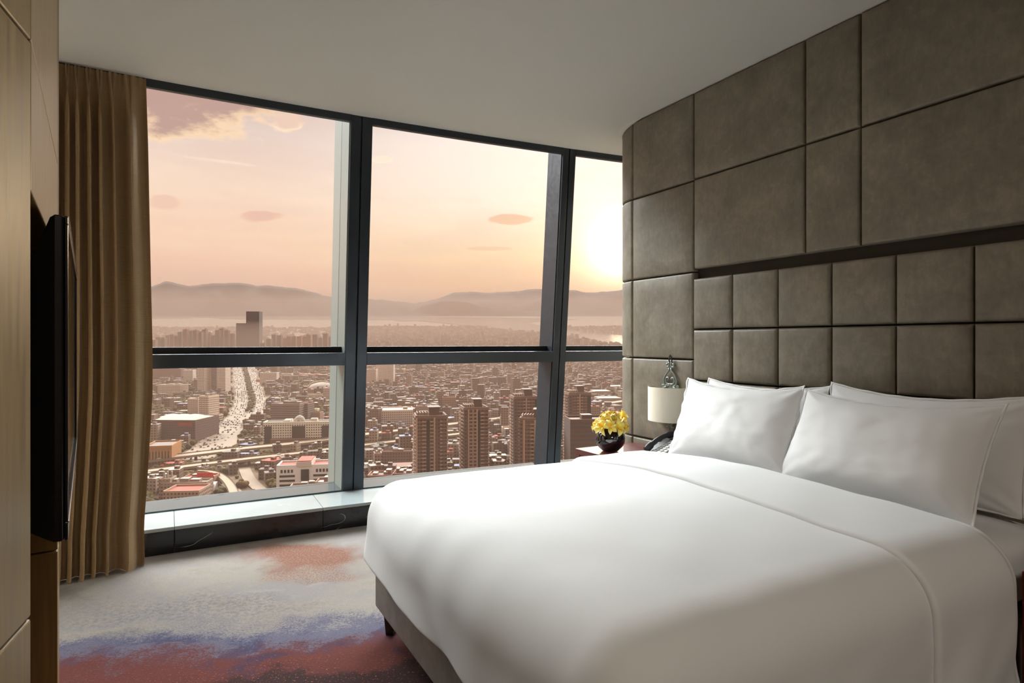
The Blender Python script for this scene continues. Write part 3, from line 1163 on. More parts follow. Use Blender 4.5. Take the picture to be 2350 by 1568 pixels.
def band_prof(v):
    """v along the band: head edge, flat, rolled foot edge tucked under"""
    if v < 0.86:
        k = v / 0.86
        return BW0 + (BW1 - BW0) * k, 0.030 * min(1.0, 0.45 + k * 6)
    a = (v - 0.86) / 0.14 * pi
    return BW1 + 0.013 * sin(a), 0.017 + 0.013 * cos(a)


def band(u, v):
    s = S_LO + 0.004 + (S_HI - S_LO - 0.008) * u
    w, l_ = band_prof(v)
    w += 0.018 * mnoise.noise((s * 1.3, 2.0, 0.0)) + 0.012 * (u - 0.5)
    return drape(s, w, l_ + 0.004)


mb = MB()
mb.grid(130, 40, band, flip=True)
mb.build('turned_down_fold', M['linen'], duvet, DUV_O, smooth=True, sub=1)

# ------------------------------------------------------------------ pillows


def pillow(label, s0, s1, wb, wt, zb, zt, thick, seed, sag=0.02, roll=0.0):
    cs_, cz = (s0 + s1) / 2, zb
    o = wall_empty('pillow', cs_, (wb + wt) / 2, zb)
    tag(o, label, 'pillow', 'white pillows leaning on the headboard')
    wd = (s1 - s0)
    hyp = sqrt((zt - zb) ** 2 + (wt - wb) ** 2)
    lean = atan2(wb - wt, zt - zb)
    rx = Vector((0, -sin(lean), cos(lean)))         # up the pillow
    nrm = Vector((0, cos(lean), sin(lean)))         # out of its face

    def P(x, y, h):
        """x across -1..1, y up 0..1, h thickness offset"""
        q = Vector((0, 0, 0)) + Vector((1, 0, 0)) * x + rx * y + nrm * h
        q.y += (wb - wt) / 2
        return q

    def side(sgn):
        def fn(u, v):
            x, y = u * 2 - 1, v * 2 - 1
            ax, ay = abs(x), abs(y)
            t_ = (max(0.0, 1 - ax ** 2.6) ** 0.62) * (max(0.0, 1 - ay ** 2.4) ** 0.62)
            # edges drawn in between the corners
            ex = 1 - 0.045 * (1 - ay ** 2) * (ax ** 3)
            ey = 1 - 0.11 * (1 - ax ** 2) * (ay ** 3)
            X = x * ex * wd / 2
            Y = (y * ey * 0.5 + 0.5) * hyp
            w_ = 0.009 * mnoise.noise((x * 2.2 + seed, y * 2.2, seed)) + 0.004 * mnoise.noise((x * 6 + seed, y * 5, seed * 2))
            crn = max(0.0, ax - 0.55) * max(0.0, ay - 0.45)
            w_ += 0.05 * crn * sin(atan2(ay - 1, ax - 1.02) * 9 + seed)
            bulge = 0.85 + 0.15 * (1 - v) + (0.35 if y < 0 else 0.0) * ay * (1 - ay)
            h = sgn * (thick / 2 * t_ * bulge) + w_ * t_ ** 0.5 * (1 if sgn > 0 else 0.3)
            Y += sag * (x * x) * (0.5 if y > 0 else 0.0) * (1 if sgn else 1)
            p = P(X, Y, h)
            p.x += roll * (v - 0.5)
            return p
        return fn
    mb = MB()
    mb.grid(56, 44, side(1), flip=False)
    mb.grid(56, 44, side(-1), flip=True)
    c_ = mb.build('pillowcase', M['linen'], o, smooth=True, sub=1)
    # flat flange round the seam
    mb = MB()

    def flange(u, v):
        q = u * 4
        k = int(q) % 4
        f_ = q - int(q)
        x, y = [(-1 + 2 * f_, -1), (1, -1 + 2 * f_), (1 - 2 * f_, 1), (-1, 1 - 2 * f_)][k]
        ax, ay = abs(x), abs(y)
        ex = 1 - 0.045 * (1 - ay ** 2)
        ey = 1 - 0.11 * (1 - ax ** 2)
        g_ = v * 0.010
        X = x * (ex * wd / 2 if k % 2 else wd / 2) + (math.copysign(g_, x) if k % 2 else x * g_)
        Y = (y * (ey if k % 2 == 0 else 1) * 0.5 + 0.5) * hyp + (y * g_ if k % 2 else math.copysign(g_, y))
        Y += sag * (x * x) * (0.5 if y > 0 else 0.0)
        p = P(X, max(Y, 0.002), 0.004 * sin(u * 160) * v)
        p.x += roll * (Y / hyp - 0.5)
        return p
    mb.grid(160, 3, flange, closed_u=True)
    mb.build('seam_flange', M['linen'], o, smooth=True, solid=0.003)
    return o


pillow('white pillow nearest the window, standing in front of its pair', 1.735, 2.44, 0.48, 0.265, 0.615, 0.975, 0.19, 1.3, 0.045, 0.085)
pillow('largest white pillow, standing in front of its pair away from the window', 1.015, 1.755, 0.48, 0.27, 0.60, 0.965, 0.19, 4.1, 0.04, 0.0)
pillow('white pillow mostly hidden behind the one nearest the window', 1.76, 2.485, 0.21, 0.085, 0.60, 0.97, 0.13, 7.7, 0.035, 0.03)
pillow('white pillow peeping out behind the largest pillow, by the frame edge', 0.985, 1.755, 0.21, 0.09, 0.595, 0.985, 0.13, 9.2, 0.045, 0.0)

# ------------------------------------------------------------------ bedside tables


def nightstand(s0, s1, w1, label, w0=0.012, h=0.52):
    o = ((s0 + s1) / 2, (w0 + w1) / 2, 0.0)
    t_ = tag(wall_empty('bedside_table', *o), label, 'bedside table', 'red-brown bedside tables')
    MB().box(s0, s1, w0, w1, h - 0.035, h).build('table_top', M['redwood'], t_, o, bevel=0.003)
    for a in (s0 + 0.001, s1 - 0.041):
        for b_ in (w0 + 0.001, w1 - 0.041):
            MB().box(a, a + 0.04, b_, b_ + 0.04, 0.0, h - 0.035).build('leg', M['redwood'], t_, o, bevel=0.002)
    for a0, a1, b0, b1 in ((s0 + 0.041, s1 - 0.041, w1 - 0.03, w1 - 0.006), (s0 + 0.041, s1 - 0.041, w0 + 0.006, w0 + 0.03), (s0 + 0.006, s0 + 0.03, w0 + 0.041, w1 - 0.041), (s1 - 0.03, s1 - 0.006, w0 + 0.041, w1 - 0.041)):
        MB().box(a0, a1, b0, b1, h - 0.075, h - 0.035).build('apron', M['redwood'], t_, o)
    MB().box(s0 + 0.006, s1 - 0.006, w0 + 0.006, w1 - 0.006, 0.16, 0.185).build('shelf', M['redwood'], t_, o, bevel=0.002)
    return t_


nightstand(2.56, 3.215, 0.505, 'glossy red-brown bedside table carrying the bowl of yellow flowers')
nightstand(0.25, 0.862, 0.53, 'dark red-brown bedside table at the near side of the bed, cut by the frame')

# ------------------------------------------------------------------ bowl of orchids
VS, VW, VZ = 3.03, 0.37, 0.521
vase = wall_empty('flower_bowl', VS, VW, VZ)
tag(vase, 'round glossy black bowl holding yellow orchids on the bedside table', 'vase')
prof = [(0.040, 0.0), (0.052, 0.004)]
for k in range(1, 14):
    a = -1.05 + k * (1.05 + 0.92) / 13
    prof.append((0.092 * cos(a), 0.076 + 0.083 * sin(a)))
prof += [(0.052, 0.146), (0.048, 0.144), (0.058, 0.128), (0.05, 0.09)]
mb = MB()
mb.lathe(prof, 40)
mb.build('bowl', M['glaze'], vase, smooth=True)
mb = MB()
mb.lathe([(0.0555, 0.1405), (0.030, 0.1405)], 24)
mb.build('soil', M['leaf'], vase)


def petal(mb, rot, L_, W_, cup, mi=0):
    """a pointed petal with a raised keel and a curled tip"""
    def fn(u, v):
        half = 0.5 * W_ * (sin(pi * (0.06 + 0.94 * v) ** 0.85) ** 0.8 if v < 0.999 else 0.02)
        q = u * 2 - 1
        x = q * half
        y = v * L_
        z = L_ * (cup * v - 0.55 * v ** 3) + 0.28 * W_ * (abs(q) ** 1.5) * sin(pi * v) + 0.002 * sin(9 * v + 4 * q)
        return rot @ Vector((x, y, z))
    return mb.grid(9, 11, fn, mi=mi)


rng = random.Random(11)
spots = []
for i in range(26):
    if i < 11:
        a = i / 11 * 2 * pi + 0.2
        r, z, tl = 0.088, 0.158, 1.15
    elif i < 19:
        a = i / 8 * 2 * pi + 0.5
        r, z, tl = 0.052, 0.190, 0.65
    elif i < 24:
        a = i / 5 * 2 * pi
        r, z, tl = 0.020, 0.218, 0.25
    else:
        a = (-1.25, 2.0)[i - 24]
        r, z, tl = (0.135, 0.10)[i - 24], (0.190, 0.172)[i - 24], 1.1
    spots.append((r * cos(a), r * sin(a), z + rng.uniform(-0.008, 0.008), a, tl + rng.uniform(-0.2, 0.2)))
for i, (x, y, z, a, tl) in enumerate(spots):
    o = wall_frame(empty('orchid_flower'), VS + x, VW + y, VZ + z)
    tag(o, 'yellow orchid bloom bunched with others in the black bowl', 'flower', 'yellow orchid blooms in the black bowl')
    base = Matrix.Rotation(a - pi / 2, 3, 'Z') @ Matrix.Rotation(-tl, 3, 'X') @ Matrix.Rotation(rng.uniform(0, 6.28), 3, 'Z')
    sc_ = rng.uniform(0.9, 1.15)
    for k in range(5):
        mb = MB()
        rot = base @ Matrix.Rotation(2 * pi * k / 5 + rng.uniform(-0.2, 0.2), 3, 'Z')
        petal(mb, rot, 0.048 * sc_, 0.030 * sc_ * (1.2 if k in (1, 4) else 0.85), rng.uniform(0.25, 0.75))
        mb.build('petal', M['petal'], o, smooth=True)
    mb = MB()
    petal(mb, base @ Matrix.Rotation(0.5, 3, 'Z'), 0.022, 0.02, 1.3)
    mb.build('lip', M['lip'], o, smooth=True)
    mb = MB()
    top = Vector((0, 0, 0))
    foot_ = Vector((-x * 0.45, -y * 0.45, 0.135 - z))
    mb.tube([top, (top + foot_) / 2 + Vector((x * 0.15, y * 0.15, 0.006)), foot_], 0.002, 6)
    mb.build('stem', M['leaf'], o, smooth=True)

# ------------------------------------------------------------------ wall lamp
LS, LW, LZ = 2.884, 0.003, 0.81
lamp = tag(wall_empty('wall_lamp', LS, LW, LZ), 'wall lamp with a cream half-drum shade and a pewter scroll bracket', 'wall lamp')


def shade_fn(r_, z0, z1):
    return lambda u, v: (0.142 * r_ * cos(pi * u), 0.012 + 0.125 * r_ * sin(pi * u) ** 0.9, z0 + (z1 - z0) * v)


mb = MB()
mb.grid(48, 4, shade_fn(1.0, -0.106, 0.106))
mb.grid(48, 4, shade_fn(0.985, -0.106, 0.106), flip=True)
for zz in (-0.106, 0.106):
    mb.grid(48, 2, lambda u, v, zz=zz: (0.142 * (0.985 + 0.015 * v) * cos(pi * u), 0.012 + 0.125 * (0.985 + 0.015 * v) * sin(pi * u) ** 0.9, zz))
mb.build('shade', M['shade'], lamp, smooth=True)
mb = MB()
mb.box(-0.075, 0.075, 0.002, 0.012, -0.09, 0.118)
mb.build('back_plate', M['pewter'], lamp, bevel=0.002)
mb = MB()


def curl(cx, cz, r0, r1, a0, a1, n_=16):
    return [(cx + (r0 + (r1 - r0) * k / n_) * cos(a0 + (a1 - a0) * k / n_), 0.010, cz + (r0 + (r1 - r0) * k / n_) * sin(a0 + (a1 - a0) * k / n_)) for k in range(n_ + 1)]


low_scroll = MB()
for sg in (-1, 1):
    mir = lambda pts: [(sg * x, y, z) for x, y, z in pts]
    # outer line: little head scroll, waist, belly, foot
    head = curl(0.024, 0.243, 0.004, 0.019, 2.0, -4.2)
    neck = [(0.008, 0.010, 0.225), (0.010, 0.010, 0.208), (0.028, 0.010, 0.192), (0.046, 0.010, 0.172), (0.056, 0.010, 0.148), (0.052, 0.010, 0.122), (0.038, 0.010, 0.108), (0.022, 0.010, 0.104)]
    mb.tube(mir(head), 0.0065, 8, flat=0.7)
    mb.tube(mir(neck), 0.0070, 8, flat=0.7)
    # inner heart scroll
    heart = [(0.022, 0.010, 0.104), (0.006, 0.010, 0.118)] + curl(0.018, 0.148, 0.030, 0.008, -2.2, 2.9)
    mb.tube(mir(heart), 0.0065, 8, flat=0.7)
    # foot scroll over the shade, and the pendant below it
    mb.tube(mir([(0.022, 0.010, 0.104), (0.040, 0.012, 0.101), (0.058, 0.016, 0.092)]), 0.007, 8, flat=0.7)
    low_scroll.tube(mir(curl(0.022, -0.130, 0.005, 0.018, 0.6, 5.4)), 0.0065, 8, flat=0.7)
    low_scroll.tube(mir([(0.010, 0.010, -0.112), (0.008, 0.010, -0.135), (0.016, 0.010, -0.160), (0.012, 0.010, -0.182), (0.001, 0.010, -0.205)]), [0.006, 0.006, 0.0065, 0.005, 0.003], 8, flat=0.7)
low_scroll.tube([(0, 0.010, -0.104), (0, 0.010, -0.150)], 0.006, 8)
low_scroll.build('pendant_scroll', M['pewter'], lamp, smooth=True)
mb.build('scroll_bracket', M['pewter'], lamp, smooth=True)
mb = MB()
mb.tube([(-0.010, 0.006, 0.255), (-0.012, 0.008, 0.275), (-0.006, 0.010, 0.298), (0, 0.010, 0.305), (0.006, 0.010, 0.298), (0.012, 0.008, 0.275), (0.010, 0.006, 0.255)], 0.0042, 8)
mb.build('hook', M['iron'], lamp, smooth=True)
mb = MB()
mb.lathe([(0.0, -0.03), (0.022, -0.022), (0.028, 0.0), (0.020, 0.028), (0.012, 0.045), (0.012, 0.075)], 20, (0, 0.065, 0))
mb.build('bulb', M['shade'], lamp, smooth=True)

# ------------------------------------------------------------------ telephone
PS, PW_, PZ = 2.69, 0.215, 0.521
phone = tag(wall_empty('telephone', PS, PW_, PZ), 'charcoal desk telephone on the bedside table behind the pillow', 'telephone')
mb = MB()
pr = [(0.115, 0.0), (0.115, 0.022), (0.10, 0.030), (-0.085, 0.098), (-0.105, 0.094), (-0.105, 0.0)]
vs = [(x, y, z) for x in (-0.095, 0.095) for y, z in pr]
k = len(pr)
mb.add(vs, [tuple(range(k)), tuple(reversed(range(k, 2 * k)))] + [(i, k + i, k + (i + 1) % k, (i + 1) % k) for i in range(k)])
mb.build('base', M['phone'], phone, bevel=0.005, segs=3)


def on_slope(y):
    return 0.030 + (0.10 - y) * (0.068 / 0.185)


mb = MB()
sl = math.atan(0.068 / 0.185)
for i in range(14):
    k = i / 13
    y = 0.105 - 0.205 * k
hp = []
for i in range(17):
    k = i / 16
    y = 0.112 - 0.215 * k
    hp.append((0.062, y, on_slope(y) + 0.018 + 0.022 * sin(pi * k)))
mb.tube(hp, [0.020 if i in (0, 16) else (0.022 if i < 4 or i > 12 else 0.015) for i in range(17)], 12, flat=0.75)
mb.build('handset', M['phone'], phone, smooth=True)
mb = MB()
mb.box(-0.088, 0.032, -0.080, 0.090, 0.0, 0.003, fn=lambda x, y, z: (x, y, on_slope(y) + z))
mb.build('face_plate', M['phone_face'], phone)
mb = MB()
for r_ in range(7):
    for c_ in range(3):
        y = 0.078 - r_ * 0.0215
        x = 0.022 - c_ * 0.034
        mb.box(x - 0.012, x + 0.012, y - 0.007, y + 0.007, 0.003, 0.007, fn=lambda a, b_, z: (a, b_, on_slope(b_) + z))
mb.build('keypad', M['key'], phone)


# ------------------------------------------------------------------ the city outside
# the land climbs gently away from the tower: 175 m below the eye at its foot, 5 in 100
DROP, SLOPE = 175.0, 0.05


def ground_z(y):
    return EYE.z - DROP + SLOPE * y


def gp(px, py, lift=0.0):
    """where the sight line through a pixel meets the land"""
    y = DROP * F / (py - 715.0)
    return Vector(((px - 1175) / F * y, y, ground_z(y) + lift))


def at_y(px, y, lift=0.0):
    return Vector(((px - 1175) / F * y, y, ground_z(y) + lift))


# land, lake and hills
mb = MB()
ys = [60, 300, 600, 900, 1300, 1800, 2500, 3500, 5000, 7000, 10000, 14000, 19000, 26000]
xs = [-1.6, -1.2, -0.9, -0.6, -0.4, -0.2, 0, 0.2, 0.4, 0.7, 1.0]
mb.grid(len(xs), len(ys), lambda u, v: (xs[round(u * (len(xs) - 1))] * (ys[round(v * (len(ys) - 1))] + 400), ys[round(v * (len(ys) - 1))], ground_z(ys[round(v * (len(ys) - 1))])))
tag(mb.build('ground', M['ground']), 'hazy brown land of the city beyond the glass', 'ground', kind='structure')
LAKE = [(-500, 726.5), (250, 726.5), (430, 727), (700, 727), (845, 727.2), (1000, 729), (1100, 730), (1200, 731), (1262, 733), (1330, 735), (1262, 737), (1225, 741), (1214, 744), (1235, 748), (1262, 752), (1310, 760), (1360, 765), (1430, 771),
        (1520, 778), (1520, 812), (1428, 798), (1370, 788), (1310, 780), (1262, 775), (1252, 771), (1180, 765), (1140, 759), (1106, 757), (1082, 749), (1075, 751), (1030, 745), (960, 738.5), (915, 739), (900, 736),
        (845, 736), (765, 735.5), (650, 734.5), (560, 735), (500, 732.5), (480, 731), (440, 731.5), (430, 733), (350, 733), (250, 733), (-500, 734)]
mb = MB()
mb.add([gp(x, y, 6.0) for x, y in LAKE], [tuple(range(len(LAKE)))])
lake = mb.build('lake', M['water'])
tag(lake, 'pale lake glowing under the sunset below the far hills', 'lake', kind='structure')


def ridge(name, label, crest, y0, y1, y2, rough, seed):
    """a hill chain from its foot at y0 over the crest at y1 and down to y2"""
    nx = 220
    x0, x1 = crest[0][0], crest[-1][0]

    def fn(u, v):
        px = x0 + (x1 - x0) * u
        py = interp(px, [c[0] for c in crest], [c[1] for c in crest])
        py -= rough * (mnoise.fractal((px * 0.03, seed, 0), 1.0, 2.0, 4)) * 1.2
        zc = EYE.z + (785 - py) / F * y1
        if v <= 0.5:
            k = v * 2
            y = y0 + (y1 - y0) * k
            zg = ground_z(y) - 20
            prof_ = k ** 1.25
            z = zg + (zc - zg) * prof_
            z += (zc - zg) * 0.16 * mnoise.fractal((px * 0.018, y * 0.0008, seed), 1.0, 2.0, 4) * sin(pi * k)
        else:
            k = (v - 0.5) * 2
            y = y1 + (y2 - y1) * k
            zg = ground_z(y) - 20
            z = zc + (zg - zc) * k
        return ((px - 1175) / F * y, y, z)
    mb = MB()
    mb.grid(nx, 25, fn)
    return tag(mb.build(name, M['hill'], smooth=True), label, 'hills', kind='structure')


ridge('hill', 'nearer mauve hill chain rising at the left above the lake', [(-600, 668), (-380, 655), (-200, 676), (-60, 662), (80, 680), (200, 684), (300, 672), (345, 660), (383, 646), (430, 658), (480, 652), (545, 650), (600, 657), (650, 659), (700, 667), (766, 684), (845, 687), (900, 692), (960, 698), (1010, 706), (1060, 716), (1120, 727)],
      19300, 21500, 24500, 2.0, 1.0)
ridge('hill', 'paler distant hill chain at the right under the low sun', [(880, 722), (930, 704), (970, 694), (1000, 688), (1040, 673), (1080, 671), (1130, 673), (1190, 669), (1240, 664), (1262, 666), (1310, 668), (1360, 673), (1430, 667), (1550, 662), (1650, 690)],
      20300, 23500, 25800, 2.0, 5.0)
ridge('hill', 'low foothill on the far shore beneath the paler hills', [(920, 727), (970, 703), (1020, 690), (1070, 694), (1110, 705), (1200, 714), (1300, 722), (1400, 726)],
      19600, 20300, 21500, 1.5, 9.0)


# ---- streets
def ribbon(pts, width, lift=0.0, thick=0.0, parapet=0.0, mi=0):
    pts = [Vector(p) for p in pts]
    # smooth the centre line
    for _ in range(2):
        q = [pts[0]]
        for a, b in zip(pts, pts[1:]):
            q += [a.lerp(b, 0.25), a.lerp(b, 0.75)]
        pts = q + [pts[-1]]
    L_, R_ = [], []
    for i, p in enumerate(pts):
        d = (pts[min(i + 1, len(pts) - 1)] - pts[max(i - 1, 0)])
        n_ = Vector((d.y, -d.x, 0)).normalized() * width / 2
        L_.append(p - n_ + Vector((0, 0, lift)))
        R_.append(p + n_ + Vector((0, 0, lift)))
    mb = MB()
    n = len(pts)
    if thick:
        up_ = Vector((0, 0, 1))
        sec = [[l + up_ * parapet, l, r, r + up_ * parapet, r - up_ * thick, l - up_ * thick] for l, r in zip(L_, R_)]
        m = 6
        vs = [p for s_ in sec for p in s_]
        fs = [(i * m + j, i * m + (j + 1) % m, (i + 1) * m + (j + 1) % m, (i + 1) * m + j) for i in range(n - 1) for j in range(m)]
        mb.add(vs, fs, mi=mi)
    else:
        mb.add(L_ + R_, [(i, n + i, n + i + 1, i + 1) for i in range(n - 1)], mi=mi)
    return mb, pts


BLVD_L = [(545, 822), (548, 848), (556, 890), (562, 922), (553, 950), (528, 980), (500, 1005), (474, 1030), (455, 1056)]
BLVD_R = [(566, 822), (574, 848), (586, 888), (594, 920), (588, 942), (578, 964)]
SIDE = [(546, 985), (530, 1005), (526, 1030)]
RAMP = [(560, 948), (588, 945), (640, 950), (700, 960)]
SLIP = [(520, 1000), (470, 1022), (420, 1046), (385, 1066), (335, 1082)]
road_paths = []
for nm, pts, wd, lab in (('road', BLVD_L, 34, 'left carriageway of the boulevard, packed with cars'),
                         ('road', BLVD_R, 27, 'right carriageway of the boulevard, packed with cars'),
                         ('road', SIDE, 16, 'short side road branching off the foot of the boulevard'),
                         ('road', SLIP, 9, 'narrow slip road running left from the boulevard'),
                         ('road', [(560, 1170), (548, 1140), (520, 1110), (490, 1098)], 12, 'curving street at the foot of the left pane'),
                         ('road', [(640, 1160), (590, 1120), (570, 1100), (560, 1075)], 12, 'pale street below the motorway'),
                         ('road', [(840, 1068), (960, 1046), (1120, 1010), (1260, 985), (1430, 955)], 14, 'street passing behind the brown apartment towers'),
                         ('road', [(1128, 985), (1180, 975), (1270, 950), (1430, 915)], 18, 'pale avenue between the middle towers')):
    P3 = [gp(x, y) for x, y in pts]
    mb, sm = ribbon(P3, wd, 0.6)
    tag(mb.build(nm, M['asphalt']), lab, 'road', kind='structure')
    road_paths.append((sm, wd))
mb, sm = ribbon([gp(x, y) for x, y in [(556, 822), (562, 848), (572, 890), (579, 922), (573, 948)]], 15, 0.9)
sm_med = sm
tag(mb.build('median_strip', M['median']), 'dark planted strip between the two carriageways', 'planting strip', kind='structure')
DECKS = [([(-250, 1150), (50, 1112), (250, 1088), (330, 1076), (430, 1063), (560, 1047), (660, 1037), (766, 1024), (845, 1012), (950, 1000), (1060, 985), (1180, 970), (1300, 952), (1450, 930)], 22, 9, 'upper motorway deck crossing below the boulevard'),
         ([(-250, 1180), (50, 1138), (250, 1112), (330, 1099), (430, 1086), (560, 1069), (660, 1058), (766, 1044), (845, 1034), (950, 1021), (1060, 1008)], 18, 7, 'lower motorway deck running beside the upper one'),
         ([(452, 1099), (490, 1101), (520, 1120), (538, 1150), (540, 1180)], 8, 8, 'curved motorway ramp beside the red sign')]
for pts, wd, lift, lab in DECKS:
    P3 = [gp(x, y) for x, y in pts]
    mb, sm = ribbon(P3, wd, lift, 1.6, 1.0)
    vd = tag(empty('viaduct', P3[0]), lab, 'viaduct')
    mb.build('deck', M['deck'], vd, P3[0])
    road_paths.append((sm, wd))
    for i in range(2, len(sm) - 1, 3 if len(sm) < 30 else 4):
        p = sm[i]
        q = MB().box(p.x - 1.2, p.x + 1.2, p.y - 1.2, p.y + 1.2, p.z - 4, p.z + lift - 1.55)
        q.build('pier', M['concrete'], vd, P3[0])

# ---- cars
def car_mesh(body):
    mb = MB()
    prof_ = [(-2.3, 0.35), (-2.3, 0.95), (-1.9, 1.05), (-1.3, 1.1), (-0.7, 1.55), (0.9, 1.58), (1.5, 1.1), (2.2, 0.98), (2.3, 0.8), (2.3, 0.35)]
    n = len(prof_)
    vs = [(x, y, z) for x in (-0.9, 0.9) for y, z in prof_]
    mb.add(vs, [tuple(range(n)), tuple(reversed(range(n, 2 * n)))])
    fs = [(i, n + i, n + (i + 1) % n, (i + 1) % n) for i in range(n)]
    mb.add(vs, fs, mi=[1 if i in (3, 5) else 0 for i in range(n)])
    for x in (-0.92, 0.72):
        for y in (-1.45, 1.45):
            mb.box(x, x + 0.2, y - 0.33, y + 0.33, 0.0, 0.66, mi=1)
    return mb


car_src = {}
for k in ('car_white', 'car_dark', 'car_red'):
    o = car_mesh(k).build('car', [M[k], M['dark_window']])
    car_src[k] = o
rng = random.Random(3)
car_n = 0
used_src = set()


car_list = []


def put_car(p, rz, key, lab, grp):
    car_list.append((p.y, len(car_list), p.copy(), rz, key, lab, grp))


def link_car(p, rz, key, lab, grp):
    global car_n
    o = car_src[key]
    if key in used_src:
        o = car_src[key].copy()
        COL.objects.link(o)
    used_src.add(key)
    o.location = p
    o.rotation_euler = (math.atan(SLOPE) * cos(rz), 0, rz)
    tag(o, lab, 'car', grp)
    car_n += 1


CLAB = {'car_white': 'tiny white car in the traffic on ', 'car_dark': 'tiny dark car in the traffic on ', 'car_red': 'tiny red car in the traffic on '}


def traffic(path, wd, lanes, step, prob, where, dz):
    """cars lane by lane along a street"""
    acc = [0.0]
    for a, b_ in zip(path, path[1:]):
        acc.append(acc[-1] + (b_ - a).length)
    for ln_ in range(lanes):
        off = (ln_ + 0.5) / lanes * wd - wd / 2
        d = rng.uniform(0, step)
        while d < acc[-1]:
            if rng.random() < prob:
                i = max(j for j in range(len(acc)) if acc[j] <= d)
                i = min(i, len(path) - 2)
                a, b_ = path[i], path[i + 1]
                q = a.lerp(b_, (d - acc[i]) / max(1e-6, acc[i + 1] - acc[i]))
                t_ = (b_ - a).normalized()
                n_ = Vector((t_.y, -t_.x, 0)).normalized()
                q = q + n_ * (off + rng.uniform(-0.5, 0.5))
                q.z += dz
                key = rng.choices(('car_white', 'car_dark', 'car_red'), (0.5, 0.42, 0.08))[0]
                if 330 < 1175 + F * q.x / q.y < 1430:
                    put_car(q, atan2(-t_.x, t_.y), key, CLAB[key] + where, CLAB[key] + where)
            d += step * rng.uniform(0.75, 1.35)


traffic(road_paths[0][0], 34, 9, 19, 0.72, 'the left carriageway', 0.62)
traffic(road_paths[1][0], 27, 7, 18, 0.72, 'the right carriageway', 0.62)
traffic(road_paths[3][0], 9, 2, 24, 0.5, 'the slip road', 0.62)
traffic(road_paths[8][0], 20, 4, 70, 0.5, 'the upper motorway deck', 9.02)
traffic(road_paths[9][0], 16, 3, 80, 0.5, 'the lower motorway deck', 7.02)

car_list.sort()
for c_ in car_list[:288]:
    link_car(*c_[2:])
mb = MB()
for _, _, p, rz, key, _, _ in car_list[288:]:
    k_ = ('car_white', 'car_dark', 'car_red').index(key)
    c_, s_ = cos(rz), sin(rz)
    for bx in ((-0.9, 0.9, -2.3, 2.3, 0.3, 1.0), (-0.8, 0.8, -0.9, 1.1, 1.0, 1.55)):
        mb.box(*bx, mi=k_, fn=lambda x, y, z: (p.x + x * c_ - y * s_, p.y + x * s_ + y * c_, p.z + z + SLOPE * y * c_))
tag(mb.build('far_traffic', [M['car_white'], M['car_dark'], M['car_red']]), 'mass of far tiny cars up the boulevard towards the skyline', 'cars', kind='stuff')

# ---- prominent buildings
FOOT = []                                     # footprints kept clear of the small houses: x, y, radius


def paint(o, rgb):
    k = 1.6 if min(rgb) > 150 else 1.0
    o.color = (*[min(1.0, v * k) for v in lin(*rgb)], 1.0)
    return o


def hut(parent, o, cx, cy, z, w, d, h, rgb, yaw=0.0, name='stair_house'):
    q = MB().house(cx, cy, z, w, d, h, yaw)
    return paint(q.build(name, [M['plain'], M['roof_pale']], parent, o), rgb)


def block(label, px0, px1, base_py, top_py, depth, rgb, yaw=0.0, style='facade', roof='roof_grey', huts=1, cat='building', y=None, group=None, name='building', bands=False, parapet=True, wscale=1.0):
    """an upright block by its front corners in the frame: walls, roof slab, parapet and stair houses"""
    if y is None:
        y = DROP * F / (base_py - 715.0)
    x0, x1 = (px0 - 1175) / F * y, (px1 - 1175) / F * y
    w = (x1 - x0)
    zb = ground_z(y) - 6
    zt = EYE.z + (785 - top_py) / F * y
    h = zt - zb
    cx, cy = (x0 + x1) / 2, y + depth / 2
    o = Vector((cx, cy, zb))
    r = tag(empty(name, o), label, cat, group)
    body = MB().house(cx, cy, zb, w, depth, h, yaw).build('walls', [M[style], M[roof]], r, o)
    paint(body, rgb)
    c, s_ = cos(yaw), sin(yaw)
    loc = lambda a, b_: (cx + a * c - b_ * s_, cy + a * s_ + b_ * c)
    if parapet:
        q = MB()
        for a0, a1, b0, b1 in ((-w / 2, w / 2, -depth / 2, -depth / 2 + 0.8), (-w / 2, w / 2, depth / 2 - 0.8, depth / 2), (-w / 2, -w / 2 + 0.8, -depth / 2, depth / 2), (w / 2 - 0.8, w / 2, -depth / 2, depth / 2)):
            q.box(a0, a1, b0, b1, zt, zt + 1.6, fn=lambda a, b_, z: (*loc(a, b_), z))
        paint(q.build('parapet', M['plain'], r, o), tuple(min(255, int(v * 1.08)) for v in rgb))
    rg = random.Random(int(px0 * 7 + top_py))
    for k in range(huts):
        a, b_ = rg.uniform(-0.3, 0.3) * w, rg.uniform(-0.2, 0.2) * depth
        hw = min(w * 0.22, 9) * rg.uniform(0.7, 1.2)
        hut(r, o, *loc(a, b_), zt, hw, min(depth * 0.4, 8), rg.uniform(2.5, 5), tuple(int(v * 0.92) for v in rgb), yaw)
    FOOT.append((cx, cy, max(w, depth) * 0.62))
    return r, o, (cx, cy, zb, zt, w, depth, yaw, loc)


